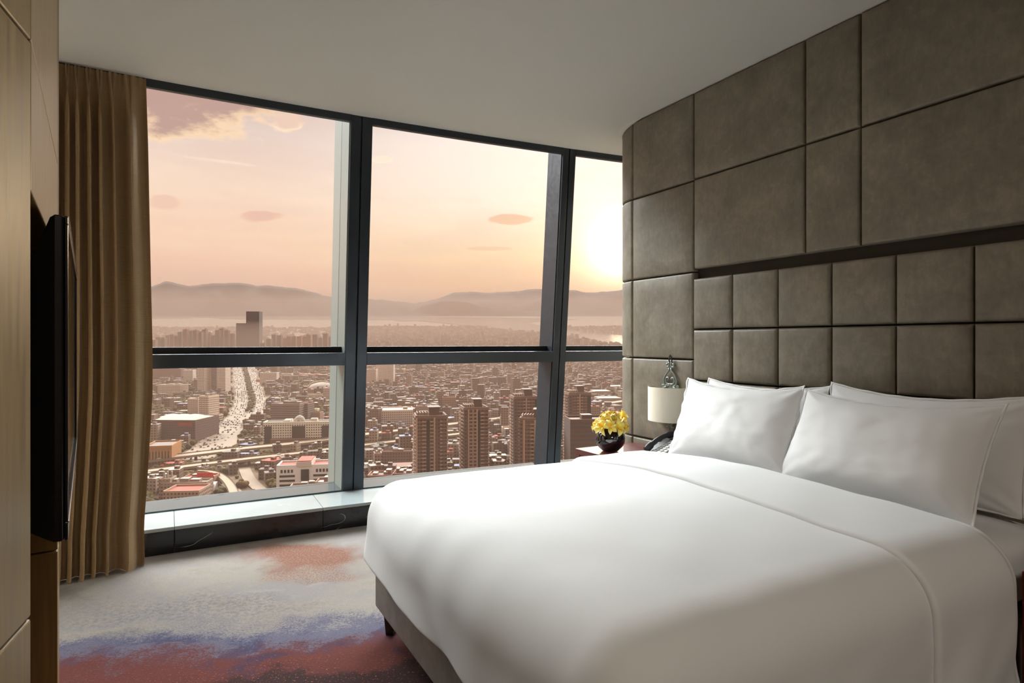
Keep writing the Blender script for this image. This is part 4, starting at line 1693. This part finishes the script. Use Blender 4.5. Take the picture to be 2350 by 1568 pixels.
# far skyline behind the transom
block('tallest dark slab tower rising against the far hills', 564, 593, 826, 717, 40, (86, 68, 62), 0.1, 'bands', huts=0)
block('dark stepped tower standing against the tallest slab tower', 541, 563.6, 826, 744, 36, (92, 74, 66), 0.1, 'bands', huts=0)
rg = random.Random(21)
far_left = [(352, 782), (362, 776), (373, 778), (384, 772), (394, 770), (404, 774), (412, 764), (424, 758), (436, 762), (447, 760), (458, 764), (468, 758), (478, 766), (488, 772), (498, 760), (508, 756), (519, 760), (530, 768)]
far_right = [(602, 790), (616, 780), (628, 770), (640, 772), (652, 778), (662, 774), (674, 774), (686, 774), (698, 774), (708, 770), (722, 770), (734, 778), (746, 768), (757, 776)]
for i, (x, ty) in enumerate(far_left):
    block('thin hazy apartment tower in the row left of the dark slab tower', x - 4.5, x + 4.5, 836 - rg.uniform(0, 10), ty, 16, (136 + rg.randint(-12, 18), 108, 96), 0.0, 'facade', huts=1, group='far apartment towers left of the slab', name='apartment_tower')
for i, (x, ty) in enumerate(far_right):
    block('thin hazy apartment tower in the row right of the dark slab tower', x - 5, x + 5, 834 - rg.uniform(0, 10), ty, 16, (168, 112, 88) if 640 < x < 715 else (128, 100, 88), 0.0, 'facade', huts=1, group='far apartment towers right of the slab', name='apartment_tower')  # the orange walls hold the low sun's reflection in their colour
# left pane, middle distance
for x0, x1, lab in ((453, 470, 'left one of the pale slab towers beside the boulevard'), (499, 518, 'pale slab tower closest to the boulevard')):
    block(lab, x0, x1, 905, 822, 22, (206, 190, 176), -0.05, 'facade', huts=1)
block('brown slab tower between the two pale slab towers', 471, 484, 898, 826, 22, (150, 122, 106), -0.05, 'facade')
block('grey slab block tucked in against the pale slab tower', 485, 498, 902, 822, 22, (166, 142, 126), -0.05, 'bands')
block('long low white office block with a grid of windows, at the left', 361, 418, 908, 886, 26, (206, 190, 176), -0.12, 'facade', huts=2)
block('white hotel block behind the long low office block', 420, 441, 880, 852, 20, (200, 190, 184), 0.1, 'facade')
block('long brown shed at the far left below the transom', 346, 415, 872, 850, 30, (126, 92, 80), 0.0, 'plain', 'roof_dark', huts=0)
block('tall white office slab with a dark flank beside the playground', 459, 484, 972, 912, 24, (196, 176, 160), -0.25, 'facade', huts=2)
block('lower white wing standing against the tall office slab', 431, 458, 962, 918, 20, (188, 172, 160), -0.15, 'facade', huts=1)
block('low terrace wing at the foot of the tall office slab', 484, 500, 972, 956, 16, (190, 172, 156), -0.25, 'bands', huts=0)
block('pale school block with an orange awning right of the boulevard', 596, 634, 884, 858, 20, (200, 184, 172), 0.05, 'facade', huts=1)
block('pale wing next to the school block', 645, 668, 874, 860, 16, (192, 178, 168), 0.05, 'facade', huts=0)
block('orange canopy in front of the school block', 588, 634, 878, 872, 10, (206, 138, 84), 0.05, 'plain', 'ochre', huts=0, parapet=False, cat='canopy', name='canopy')
block('red-roofed hall near the mullion below the transom', 686, 735, 868, 860, 18, (186, 120, 96), 0.0, 'plain', 'roof_red', huts=0, parapet=False)
block('wide grey apartment block with roof gardens behind the white hotel', 623, 690, 985, 930, 34, (160, 134, 122), -0.08, 'bands', huts=4)
block('darker wing standing right of the wide grey apartment block', 688, 708, 980, 930, 26, (142, 112, 98), -0.08, 'bands', huts=1)
block('low pale house in front of the wide grey apartment block', 634, 655, 984, 956, 14, (178, 152, 138), -0.08, 'plain', huts=1)
block('low terrace behind the pink annex of the hotel', 712, 735, 976, 950, 16, (170, 136, 120), -0.05, 'plain', huts=0)
block('pale house at the right edge of the left pane', 709, 728, 952, 942, 14, (228, 200, 168), 0.0, 'plain', 'membrane', huts=0)
block('pale factory hall by the mullion', 742, 768, 918, 893, 24, (190, 170, 160), -0.05, 'facade', huts=1)
block('long low white school near the dome', 698, 742, 918, 908, 18, (196, 176, 160), -0.05, 'facade', huts=1)

# big white hotel with dark end bays
r, o, (cx, cy, zb, zt, w, d, yaw, loc) = block('long white hotel with dark corner bays facing the motorway', 604, 752, 1022, 972, 22, (214, 200, 186), 0.12, 'facade', huts=5)
for a, ww in ((-w / 2 + 6.5, 9), (-0.02 * w, 8), (0.06 * w, 12), (w / 2 - 5, 10)):
    q = MB().box(a - ww / 2, a + ww / 2, -d / 2 - 0.8, -d / 2 + 0.3, zb + 6, zt - 4, fn=lambda x, y, z: (*loc(x, y), z))
    q.build('dark_bay', M['dark_window'], r, o)
q = MB().box(-w / 2 + 12, w / 2, -d / 2 - 12, -d / 2 - 0.2, zb, zb + 15, fn=lambda x, y, z: (*loc(x, y), z))
q.build('brick_podium', M['brick'], r, o)
q = MB().lathe([(7, 0), (6.8, 3), (5.5, 6), (3, 8), (0, 8.8)], 20, (*loc(0.02 * w, 0), zt))
q.build('cupola', M['roof_pale'], r, o)

# arena with a pale membrane roof
r, o, (cx, cy, zb, zt, w, d, yaw, loc) = block('broad brown arcade building with a pale billowing roof at the left edge', 348, 452, 1016, 968, 60, (110, 84, 76), -0.05, 'facade', 'roof_dark', huts=0)
q = MB()
q.grid(40, 14, lambda u, v: (*loc((u - 0.5) * w * 0.92 - 4, (v - 0.5) * d), zt + 0.3 + 5.5 * sin(pi * v) * (0.55 + 0.45 * abs(sin(u * 11))) * min(1, u * 8, (1 - u) * 8)))
q.build('membrane_roof', M['membrane'], r, o, smooth=True)
q = MB().box(w * 0.12, w * 0.44, -d / 2 - 1.0, -d / 2 - 0.1, zt - 6, zt - 2.0, fn=lambda x, y, z: (*loc(x, y), z))
q.build('red_fascia', M['roof_red'], r, o)
# ochre hall with pilasters
r, o, (cx, cy, zb, zt, w, d, yaw, loc) = block('ochre hall with tall pilasters at the left edge by the curtain', 322, 380, 1074, 1028, 40, (178, 128, 82), 0.25, 'plain', 'roof_grey', huts=0)
for k in range(9):
    a = -w / 2 + w * (k + 0.5) / 9
    q = MB().box(a - 0.9, a + 0.9, -d / 2 - 0.9, -d / 2 + 0.2, zb + 6, zt - 3, fn=lambda x, y, z: (*loc(x, y), z))
    q.build('pilaster', M['ochre'], r, o)
    if k < 8:
        a += w / 18
        q = MB().box(a - 1.2, a + 1.2, -d / 2 - 0.3, -d / 2 + 0.2, zb + 8, zt - 5, fn=lambda x, y, z: (*loc(x, y), z))
        q.build('window', M['dark_window'], r, o)
# white building with red roofs, close by
yb = DROP * F / (1150 - 715.0)
r, o, (cx, cy, zb, zt, w, d, yaw, loc) = block('white building with red roofs and dark ribbon windows below the motorway', 632, 748, 1150, 1072, 24, (226, 218, 208), 0.16, 'plain', 'roof_red', y=yb, huts=0)
q = MB()
q.box(-w * 0.12, w * 0.17, -d / 2 - 1.0, d / 2 + 0.5, zt, zt + 4.5, fn=lambda x, y, z: (*loc(x, y), z))
q.build('centre_block', M['white_wall'], r, o)
q = MB()
q.box(-w * 0.11, w * 0.16, -d / 2, d / 2, zt + 4.5, zt + 5.3, fn=lambda x, y, z: (*loc(x, y), z))
q.build('centre_roof', M['roof_red'], r, o)
q = MB()
q.box(-w * 0.03, w * 0.12, -d / 2 - 1.3, -d / 2 - 0.9, zt - 13, zt - 2.5, fn=lambda x, y, z: (*loc(x, y), z))
q.build('glazed_front', M['dark_window'], r, o)
for k in range(4):
    for side_ in (-0.40, 0.27):
        a = w * side_ + k * w * 0.065
        q = MB().box(a - 0.9, a + 0.9, -d / 2 - 0.3, -d / 2 + 0.1, zt - 5.5, zt - 2.6, fn=lambda x, y, z: (*loc(x, y), z))
        q.build('window', M['dark_window'], r, o)
for k in range(4):
    z = zt - 9.5 - k * 4.2
    for a0, a1 in ((-0.44, -0.15), (0.20, 0.46)):
        q = MB().box(w * a0, w * a1, -d / 2 - 0.3, -d / 2 + 0.1, z, z + 1.9, fn=lambda x, y, z_: (*loc(x, y), z_))
        q.build('ribbon_window', M['dark_window'], r, o)
block('low brown annex in front of the white red-roofed building', 664, 742, 1182, 1120, 12, (172, 140, 126), 0.16, 'facade', 'roof_grey', huts=2)
block('brown shed with a pale roof at the mullion foot', 720, 775, 1190, 1112, 18, (150, 118, 104), 0.1, 'facade', 'roof_pale', huts=1)
# yard buildings at the bottom left
r, o, (cx, cy, zb, zt, w, d, yaw, loc) = block('long low works building with an orange-red roof at the sill, left pane', 372, 452, 1176, 1132, 26, (176, 146, 126), 0.08, 'facade', 'roof_red', huts=0)
block('grey works building with roof plant behind the orange-red roof', 368, 470, 1150, 1112, 16, (170, 142, 126), 0.08, 'facade', 'roof_grey', huts=3)
r, o, (cx, cy, zb, zt, w, d, yaw, loc) = block('narrow works tower with three pale chimneys near the curtain', 363, 388, 1150, 1104, 14, (172, 146, 130), 0.08, 'facade', 'roof_dark', huts=0)
for k in (-0.32, -0.02, 0.36):
    q = MB().lathe([(0.9, 0), (0.8, 7)], 10, (*loc(w * k, 0), zt))
    q.build('chimney', M['roof_pale'], r, o)
r, o, (cx, cy, zb, zt, w, d, yaw, loc) = block('low long shed with a bright red roof sign beside the motorway', 420, 488, 1122, 1099, 16, (160, 120, 104), 0.1, 'plain', 'roof_red', huts=1)
q = MB()
for k in range(7):
    a = w * (-0.05 + k * 0.075)
    q.box(a, a + w * 0.06, -d / 2 - 0.5, -d / 2, zt + 1.5, zt + 5.5, fn=lambda x, y, z: (*loc(x, y), z))
q.box(w * -0.06, w * 0.48, -d / 2 - 0.1, -d / 2 + 0.1, zt + 1.2, zt + 5.0, fn=lambda x, y, z: (*loc(x, y), z))
q.build('roof_sign', M['sign_red'], r, o)
block('small white canopy roof beside the curved ramp', 464, 488, 1130, 1113, 12, (226, 220, 214), 0.2, 'plain', 'white_wall', huts=0, parapet=False, cat='canopy', name='canopy')
# dome
c_ = gp(738, 896)
dm = tag(empty('arena_dome', c_), 'pale shallow dome near the mullion in the left pane', 'dome')
MB().lathe([(28, -4), (28, 3)], 40, c_).build('drum', M['concrete'], dm, c_)
MB().lathe([(27.5, 3)] + [(27.5 * cos(a), 3 + 14 * sin(a)) for a in [k * pi / 20 for k in range(1, 11)]], 40, c_).build('shell', M['roof_pale'], dm, c_, smooth=True)
q = MB()
q.tube([(c_.x + 30 * cos(a), c_.y - 4, c_.z + 3 + 17 * sin(a)) for a in [k * pi / 24 for k in range(25)]], 0.9, 6)
q.build('roof_arch', M['membrane'], dm, c_, smooth=True)
FOOT.append((c_.x, c_.y, 34))

# middle pane
r, o, (cx, cy, zb, zt, w, d, yaw, loc) = block('low white courtyard building with a bright roof left of the towers', 868, 940, 988, 945, 50, (190, 172, 160), 0.2, 'facade', 'roof_pale', huts=1)
q = MB().box(-w * 0.2, w * 0.38, -d * 0.32, d * 0.28, zt, zt + 0.8, fn=lambda x, y, z: (*loc(x, y), z))
q.build('court_roof', M['membrane'], r, o)
q = MB().box(-w * 0.42, w * 0.10, d * 0.62, d * 0.85, zt - 4, zt - 1.0, fn=lambda x, y, z: (*loc(x, y), z))
block('blue-roofed shed behind the courtyard building', 866, 912, 940, 930, 20, (150, 140, 150), 0.1, 'plain', 'roof_blue', huts=0, parapet=False)
block('white gridded office tower at the left of the middle pane', 862, 902, 888, 838, 26, (206, 188, 176), 0.05, 'facade', huts=1)
block('wide white gridded apartment block by the left mullion', 840, 862, 894, 850, 26, (196, 176, 164), 0.05, 'facade', huts=1)
block('low white terrace below the white gridded office tower', 905, 928, 862, 848, 18, (184, 164, 152), 0.0, 'facade', huts=0)
block('grey theatre block behind the left brown tower', 953, 986, 970, 935, 22, (164, 136, 124), 0.1, 'plain', 'roof_grey', huts=1)
block('pink office block behind the gap between towers', 1014, 1045, 955, 915, 22, (176, 136, 116), 0.1, 'facade', huts=2)
block('low blue shed behind the gap between towers', 1028, 1056, 975, 960, 16, (140, 138, 156), 0.1, 'plain', 'roof_blue', huts=0, parapet=False)
block('small white block with a blue top beyond the gap', 1014, 1028, 925, 905, 14, (190, 186, 190), 0.0, 'facade', huts=0)
for i, (x, ty) in enumerate([(1058, 916), (1068, 914), (1079, 918), (1102, 922), (1113, 918), (1090, 926)]):
    block('thin tower in the cluster just behind the middle brown tower', x - 4, x + 4, 965, ty, 12, (164, 138, 120), 0.0, 'bands', huts=1, group='thin towers behind the middle brown tower', name='apartment_tower')
block('small white house by the avenue between towers', 1152, 1172, 1004, 984, 12, (186, 164, 148), 0.2, 'plain', 'roof_pale', huts=0)
block('slim apartment slab at the foot of the middle pane, left', 855, 872, 1090, 1045, 14, (166, 134, 118), 0.3, 'facade', huts=1)
block('brown apartment row behind the slim slab, middle pane', 874, 944, 1075, 1040, 14, (140, 108, 94), 0.1, 'facade', huts=4)
block('low hall with a brown roof and a white flank beside the left brown tower', 888, 944, 1100, 1074, 26, (214, 206, 200), 0.2, 'plain', 'brick', huts=0, parapet=False)
block('pink apartment row at the sill of the middle pane', 842, 900, 1150, 1096, 20, (168, 124, 106), 0.05, 'facade', 'roof_grey', huts=3)
block('pink apartment row right of the first at the sill', 900, 946, 1150, 1092, 20, (158, 116, 100), 0.05, 'facade', 'roof_grey', huts=3)

# the brown apartment towers
def tower(label, px0, px1, y, top_py, depth, rgb, yaw, lay, seed):
    """lay: bays across the front as (width share, kind) with kind p pier, w windows, b balconies, r recess shade as a flat dark strip"""
    x0, x1 = (px0 - 1175) / F * y, (px1 - 1175) / F * y
    w = x1 - x0
    zb, zt = ground_z(y) - 6, EYE.z + (785 - top_py) / F * y
    h = zt - zb
    cx, cy = (x0 + x1) / 2, y + depth / 2
    o = Vector((cx, cy, zb))
    r = tag(empty('apartment_tower', o), label, 'apartment tower')
    c, s_ = cos(yaw), sin(yaw)
    fn = lambda a, b_, z: (cx + a * c - b_ * s_, cy + a * s_ + b_ * c, z)
    paint(MB().house(cx, cy, zb, w, depth, h, yaw).build('walls', [M['facade'], M['roof_dark']], r, o), rgb)
    FLH = 3.1
    nf = int(h / FLH)
    for face, L, base in ((0, w, -depth / 2), (1, depth, w / 2), (2, depth, -w / 2)):
        a = -L / 2
        f2 = fn if face == 0 else ((lambda p, q_, z: fn(q_ * -1 + 0 if False else w / 2 - 0 + (-q_ - depth / 2) * -1 * -1, p, z)))
        if face == 1:
            f2 = lambda p, q_, z: fn(w / 2 + (-depth / 2 - q_), p, z)
        elif face == 2:
            f2 = lambda p, q_, z: fn(-w / 2 - (-depth / 2 - q_), p, z)
        for sh, kd in (lay if face == 0 else lay[::-1]):
            bw = sh * L
            if kd == 'p':
                paint(MB().box(a, a + bw, -depth / 2 - 1.0, -depth / 2 + 0.2, zb, zt + 1.0, fn=f2).build('pier', M['plain'], r, o), (196, 168, 148))
            elif kd == 'r':
                MB().box(a, a + bw, -depth / 2 - 0.15, -depth / 2 + 0.1, zb, zt - 1, fn=f2).build('recess_shade', M['dark_window'], r, o)  # flat dark strip on the face, a recess's shade put into colour
            elif kd == 'b':
                q = MB()
                for k in range(nf):
                    z = zt - 3 - k * FLH
                    q.box(a + 0.3, a + bw - 0.3, -depth / 2 - 1.5, -depth / 2, z, z + 1.0, fn=f2)
                ob = paint(q.build('balcony_stack', M['plain'], r, o), (188, 160, 142))
            elif kd == 'l':
                q = MB()
                for k in range(nf):
                    z = zt - 3 - k * FLH
                    q.box(a, a + bw, -depth / 2 - 0.9, -depth / 2, z, z + 0.7, fn=f2)
                ob = paint(q.build('ledge_stack', M['plain'], r, o), (160, 130, 114))
            a += bw
    # crown: overhanging cornice, lift house, open frames
    q = MB()
    for g_, z0, z1 in ((0.8, zt, zt + 1.2), (0.2, zt + 1.2, zt + 2.6)):
        for a0, a1, b0, b1 in ((-w / 2 - g_, w / 2 + g_, -depth / 2 - g_, -depth / 2 + 1.2), (-w / 2 - g_, w / 2 + g_, depth / 2 - 1.2, depth / 2 + g_), (-w / 2 - g_, -w / 2 + 1.2, -depth / 2, depth / 2), (w / 2 - 1.2, w / 2 + g_, -depth / 2, depth / 2)):
            q.box(a0, a1, b0, b1, z0, z1, fn=fn)
    paint(q.build('cornice', M['plain'], r, o), tuple(int(v * 0.9) for v in (150, 120, 104)))
    paint(MB().box(-w * 0.06, w * 0.28, -depth * 0.25, depth * 0.25, zt, zt + 8.5, fn=fn).build('lift_house', M['plain'], r, o), (112, 88, 76))
    MB().box(-w * 0.09, w * 0.31, -depth * 0.29, depth * 0.29, zt + 8.5, zt + 9.2, fn=fn).build('lift_house_roof', M['roof_grey'], r, o)
    q = MB()
    for k in range(5):
        a = -w * 0.45 + k * w * 0.09
        q.box(a, a + 0.5, -depth * 0.42, depth * 0.1, zt + 4.5, zt + 5.0, fn=fn)
        q.box(a, a + 0.5, -depth * 0.42, -depth * 0.42 + 0.5, zt, zt + 4.5, fn=fn)
        q.box(a, a + 0.5, depth * 0.1 - 0.5, depth * 0.1, zt, zt + 4.5, fn=fn)
    paint(q.build('roof_pergola', M['plain'], r, o), (180, 152, 132))
    FOOT.append((cx, cy, max(w, depth) * 0.75))
    return r


BR = (122, 94, 82)
tower('leftmost brown apartment tower of the middle pane', 947, 1018, 520, 962, 26, BR, 0.22, [(0.05, 'p'), (0.13, 'l'), (0.16, 'b'), (0.10, 'r'), (0.13, 'b'), (0.05, 'p'), (0.14, 'w'), (0.10, 'b'), (0.14, 'l')], 1)
tower('slender brown apartment tower with a pale window frame strip', 1057, 1114, 530, 943, 24, (114, 88, 76), 0.24, [(0.16, 'w'), (0.05, 'p'), (0.13, 'b'), (0.04, 'p'), (0.12, 'b'), (0.05, 'p'), (0.10, 'r'), (0.17, 'b'), (0.18, 'l')], 2)
tower('tall brown apartment tower close to the right mullion, rear one', 1174, 1232, 600, 917, 24, BR, 0.2, [(0.14, 'w'), (0.20, 'l'), (0.12, 'b'), (0.05, 'p'), (0.12, 'b'), (0.20, 'l'), (0.17, 'r')], 3)
tower('front brown apartment tower close to the right mullion', 1196, 1268, 500, 968, 24, (130, 102, 88), -0.12, [(0.12, 'w'), (0.06, 'p'), (0.16, 'l'), (0.14, 'b'), (0.05, 'p'), (0.14, 'b'), (0.16, 'l'), (0.17, 'r')], 4)
tower('brown apartment tower behind the glass block in the right pane', 1300, 1352, 640, 908, 24, BR, 0.2, [(0.14, 'w'), (0.20, 'l'), (0.12, 'b'), (0.05, 'p'), (0.12, 'b'), (0.20, 'l'), (0.17, 'r')], 5)
block('dark glass block with a pale roof edge behind the flower bowl', 1304, 1420, 1180, 968, 26, (104, 76, 66), 0.1, 'bands', 'roof_grey', y=470, huts=1)
for x0, x1, by, ty, lab in ((1362, 1400, 912, 899, 'largest pale shed roof in the right pane'), (1372, 1425, 930, 915, 'long pale shed roof nearest the padded wall'), (1395, 1436, 900, 888, 'farthest pale shed roof in the right pane')):
    block(lab, x0, x1, by, ty, 40, (176, 148, 140), 0.1, 'plain', 'roof_pale', huts=0, parapet=False)

# ---- small houses: the nearest and largest one by one, the rest as one mass
rng = random.Random(5)


def seg_dist(p, path):
    best = 1e9
    for a, b_ in zip(path, path[1:]):
        ab = b_ - a
        k = max(0, min(1, ((p[0] - a.x) * ab.x + (p[1] - a.y) * ab.y) / max(1e-6, ab.x ** 2 + ab.y ** 2)))
        best = min(best, math.hypot(p[0] - a.x - ab.x * k, p[1] - a.y - ab.y * k))
    return best


def free(x, y, rad):
    for fx, fy, fr_ in FOOT:
        if (x - fx) ** 2 + (y - fy) ** 2 < (fr_ + rad) ** 2:
            return False
    for path, wd in road_paths:
        if seg_dist((x, y), path) < wd / 2 + rad + 2:
            return False
    return True


def in_lake(x, y):
    px, py = 1175 + F * x / y, 715 + DROP * F / y
    c = False
    n = len(LAKE)
    for i in range(n):
        x0, y0 = LAKE[i]
        x1, y1 = LAKE[i - 1]
        if (y0 > py) != (y1 > py) and px < (x1 - x0) * (py - y0) / (y1 - y0) + x0:
            c = not c
    return c


houses = []
taken = {}
tries = 0
while tries < 95000:
    tries += 1
    py = 755 + (1150 - 755) * rng.random() ** 2.2
    px = rng.uniform(-420, 1560)
    y = DROP * F / (py - 715)
    x = (px - 1175) / F * y
    dens = 0.13 if px < 800 else 0.95
    if 800 < px and py > 1000:
        dens = 0.35
    dens *= 0.55 + 0.9 * max(0, 0.5 + mnoise.noise((x * 0.004, y * 0.004, 7.0)))
    if rng.random() > dens:
        continue
    far = min(1.0, max(0.0, (y - 1500) / 4000))
    w = rng.uniform(8, 22) * (1 + 1.4 * far)
    d = rng.uniform(8, 14) * (1 + 1.4 * far)
    h = rng.choice((7, 10, 12, 15, 18, 21)) * (1 + 0.4 * far) * (0.7 if px < 800 else 1.0)
    if rng.random() < 0.04:
        h *= 1.8
        w = min(w, 18)
    rad = max(w, d) * 0.5
    cell = (int(x // 60), int(y // 60))
    ok = True
    for i in (-1, 0, 1):
        for j in (-1, 0, 1):
            for hx, hy, hr in taken.get((cell[0] + i, cell[1] + j), ()):
                if (x - hx) ** 2 + (y - hy) ** 2 < ((rad + hr) * 0.92) ** 2:
                    ok = False
    if not ok or (y < 2600 and not free(x, y, rad)) or in_lake(x, y):
        continue
    taken.setdefault(cell, []).append((x, y, rad))
    houses.append((y, x, w, d, h, rng.choice((0.1, 0.1, 0.25, -0.2, 0.5)) + rng.uniform(-0.08, 0.08)))
houses.sort()
in_view = lambda h_: 325 < 1175 + F * h_[1] / h_[0] < 1440
houses = [h_ for h_ in houses if in_view(h_)][:290] + [h_ for k_, h_ in enumerate([q_ for q_ in houses if in_view(q_)]) if k_ >= 290] + [h_ for h_ in houses if not in_view(h_)]
ROOFS = ['roof_grey', 'roof_dark', 'roof_pale', 'roof_grey', 'roof_red', 'roof_grey', 'roof_blue', 'roof_pale']
ZONES = [('small low block among trees in the left window bay', 'small low blocks seen in the left window bay', -1, 810),
         ('small low block in the crowded district of the middle window bay', 'small low blocks seen in the middle window bay', 810, 1290),
         ('small low block in the narrow right window bay', 'small low blocks seen in the right window bay', 1290, 9999)]
for y, x, w, d, h, yaw in houses[:290]:
    px = 1175 + F * x / y
    q = MB().house(0, 0, 0, w, d, h + 4, yaw)
    q.house(w * 0.15, 0, h + 4, 4.5, 4, 2.8, yaw)
    ob = q.build('low_block', [M['low%d' % rng.randrange(4)], M[rng.choice(ROOFS)]])
    ob.location = (x, y, ground_z(y) - 4)
    for lab, grp, a, b_ in ZONES:
        if a <= px < b_:
            tag(ob, lab, 'building', grp)
mass_mats = [M['low%d' % i] for i in range(4)] + [M[k] for k in ('roof_grey', 'roof_dark', 'roof_pale', 'roof_red', 'roof_blue')]
q = MB()
for y, x, w, d, h, yaw in houses[290:]:
    rf = rng.choices((4, 5, 6, 7, 8), (0.42, 0.2, 0.26, 0.06, 0.04))[0]
    wl_ = rng.randrange(4)
    q.house(x, y, ground_z(y) - 4, w, d, h + 4, yaw, wl_, rf)
    if rng.random() < 0.5:
        q.house(x, y, ground_z(y) + h, w * 0.3, d * 0.4, 3, yaw, wl_, rf)
if len(houses) > 290:
    tag(q.build('distant_rooftops', mass_mats), 'crowded mass of tiny hazy rooftops spreading towards the lake', 'buildings', kind='stuff')

# ---- trees: rounded crowns in belts along the roads and filling the open ground
bm_ico = bmesh.new()
bmesh.ops.create_icosphere(bm_ico, subdivisions=1, radius=1.0)
ico_v = [v.co.copy() for v in bm_ico.verts]
ico_f = [tuple(v.index for v in f.verts) for f in bm_ico.faces]
bm_ico.free()
bm_ico = bmesh.new()
bmesh.ops.create_icosphere(bm_ico, subdivisions=2, radius=1.0)
fine_v = [v.co.copy() for v in bm_ico.verts]
fine_f = [tuple(v.index for v in f.verts) for f in bm_ico.faces]
bm_ico.free()
q = MB()
nt_ = 0
rng = random.Random(8)
tries = 0
while nt_ < 15000 and tries < 95000:
    tries += 1
    py = 800 + (1165 - 800) * rng.random() ** 1.2
    px = rng.uniform(-300, 1500)
    y = DROP * F / (py - 715)
    x = (px - 1175) / F * y
    belt = mnoise.noise((x * 0.006, y * 0.006, 2.0))
    if belt < (-0.22 if px < 800 else 0.05) and rng.random() > 0.10:
        continue
    if 850 < px < 950 and 975 < py < 1015 or 1130 < px < 1180 and 960 < py < 985:
        pass
    if not free(x, y, 2.0):
        continue
    cell = (int(x // 60), int(y // 60))
    if any((x - hx) ** 2 + (y - hy) ** 2 < (hr * 0.8 + 2) ** 2 for i in (-1, 0, 1) for j in (-1, 0, 1) for hx, hy, hr in taken.get((cell[0] + i, cell[1] + j), ())):
        continue
    r_ = rng.uniform(2.5, 5.5)
    zz = ground_z(y) + r_ * 0.8
    if y < 850:
        for k in range(3):
            ox, oy, rr = rng.uniform(-0.6, 0.6) * r_, rng.uniform(-0.6, 0.6) * r_, r_ * rng.uniform(0.55, 0.8)
            q.add([(x + ox + v.x * rr * g_, y + oy + v.y * rr * g_, zz - r_ * 0.2 + rng.uniform(-0.02, 0.02) + v.z * rr * g_) for v in fine_v for g_ in (1 + 0.35 * mnoise.noise(v * 2.2 + Vector((x, y, k))),)], fine_f)
        nt_ += 1
        continue
    q.add([(x + v.x * r_ * rng.uniform(0.8, 1.15), y + v.y * r_ * rng.uniform(0.8, 1.15), zz + v.z * r_ * rng.uniform(0.75, 1.2)) for v in ico_v], ico_f)
    nt_ += 1
for path_ in (sm_med, ):
    for a, b_ in zip(path_, path_[1:]):
        for k in range(max(1, int((b_ - a).length / 3.2))):
            c_ = a.lerp(b_, rng.random()) + Vector((rng.uniform(-5, 5), rng.uniform(-2, 2), 0))
            r_ = rng.uniform(2.0, 3.6)
            q.add([(c_.x + v.x * r_, c_.y + v.y * r_, c_.z + r_ * 0.8 + v.z * r_) for v in ico_v], ico_f)
tag(q.build('tree_canopy', M['trees'], smooth=True), 'brownish tree canopy filling the gaps between the city blocks', 'trees', kind='stuff')

# ---- evening haze: a deep thin layer over all the land, a denser one close over the streets
def haze_layer(name, label, y0, y1, top, density, scatter, colour):
    mb = MB()
    vs = []
    for yy_ in (y0, y1):
        for xx in (-1.5, 1.5):
            for k in (-60, top):
                vs.append((xx * (yy_ + 600), yy_, ground_z(yy_) + k))
    mb.add(vs, [(2, 3, 1, 0), (5, 7, 6, 4), (1, 5, 4, 0), (6, 7, 3, 2), (4, 6, 2, 0), (3, 7, 5, 1)])
    hz = bpy.data.materials.new(name)
    hz.use_nodes = True
    t = NT(hz.node_tree)
    vsn = t.n('ShaderNodeVolumeScatter')
    vsn.inputs['Color'].default_value = (*colour, 1)
    vsn.inputs['Density'].default_value = density * scatter
    vsn.inputs['Anisotropy'].default_value = 0.35
    vab = t.n('ShaderNodeVolumeAbsorption')
    vab.inputs['Color'].default_value = (0.0, 0.0, 0.0, 1)
    vab.inputs['Density'].default_value = density * (1 - scatter)
    vad = t.n('ShaderNodeAddShader')
    t.put(vad.inputs[0], vsn.outputs[0])
    t.put(vad.inputs[1], vab.outputs[0])
    o_ = t.n('ShaderNodeOutputMaterial')
    t.put(o_.inputs['Volume'], vad.outputs[0])
    tag(mb.build(name, hz), label, 'haze', kind='stuff')


haze_layer('evening_haze', 'warm evening haze lying over the lake and the hills', 75, 26500, 560, HAZE_DENSITY, HAZE_SCATTER, (0.98, 0.62, 0.47))
haze_layer('street_haze', 'denser brownish haze lying low over the streets', 70, 4500, 140, 3.2e-4, 0.235, (0.98, 0.61, 0.44))
print('CITY cars', car_n, 'houses', len(houses), 'trees', nt_)

# ------------------------------------------------------------------ added fill lamp on the ceiling, unseen behind the camera
FILL_POWER = 18.0
fill_lamp = tag(empty('added_fill_lamp', (1.2, -1.0, H)), 'added round fill light with a pale diffuser, unseen behind the camera', 'fill lamp')
mb = MB()
mb.lathe([(0.53, 0.0), (0.53, -0.05), (0.51, -0.055), (0.505, -0.03), (0.505, 0.0)], 48)
mb.build('rim', M['fin'], fill_lamp, smooth=True)
em = bpy.data.materials.new('fill_diffuser')
em.use_nodes = True
t = NT(em.node_tree)
e_ = t.n('ShaderNodeEmission')
e_.inputs[0].default_value = (1.0, 0.90, 0.78, 1)
e_.inputs[1].default_value = FILL_POWER
o_ = t.n('ShaderNodeOutputMaterial')
t.put(o_.inputs[0], e_.outputs[0])
mb = MB()
mb.lathe([(0.503, -0.032), (0.42, -0.052), (0.2, -0.060), (0.0, -0.062)], 48, cap=False)
mb.build('diffuser', em, fill_lamp, smooth=True)
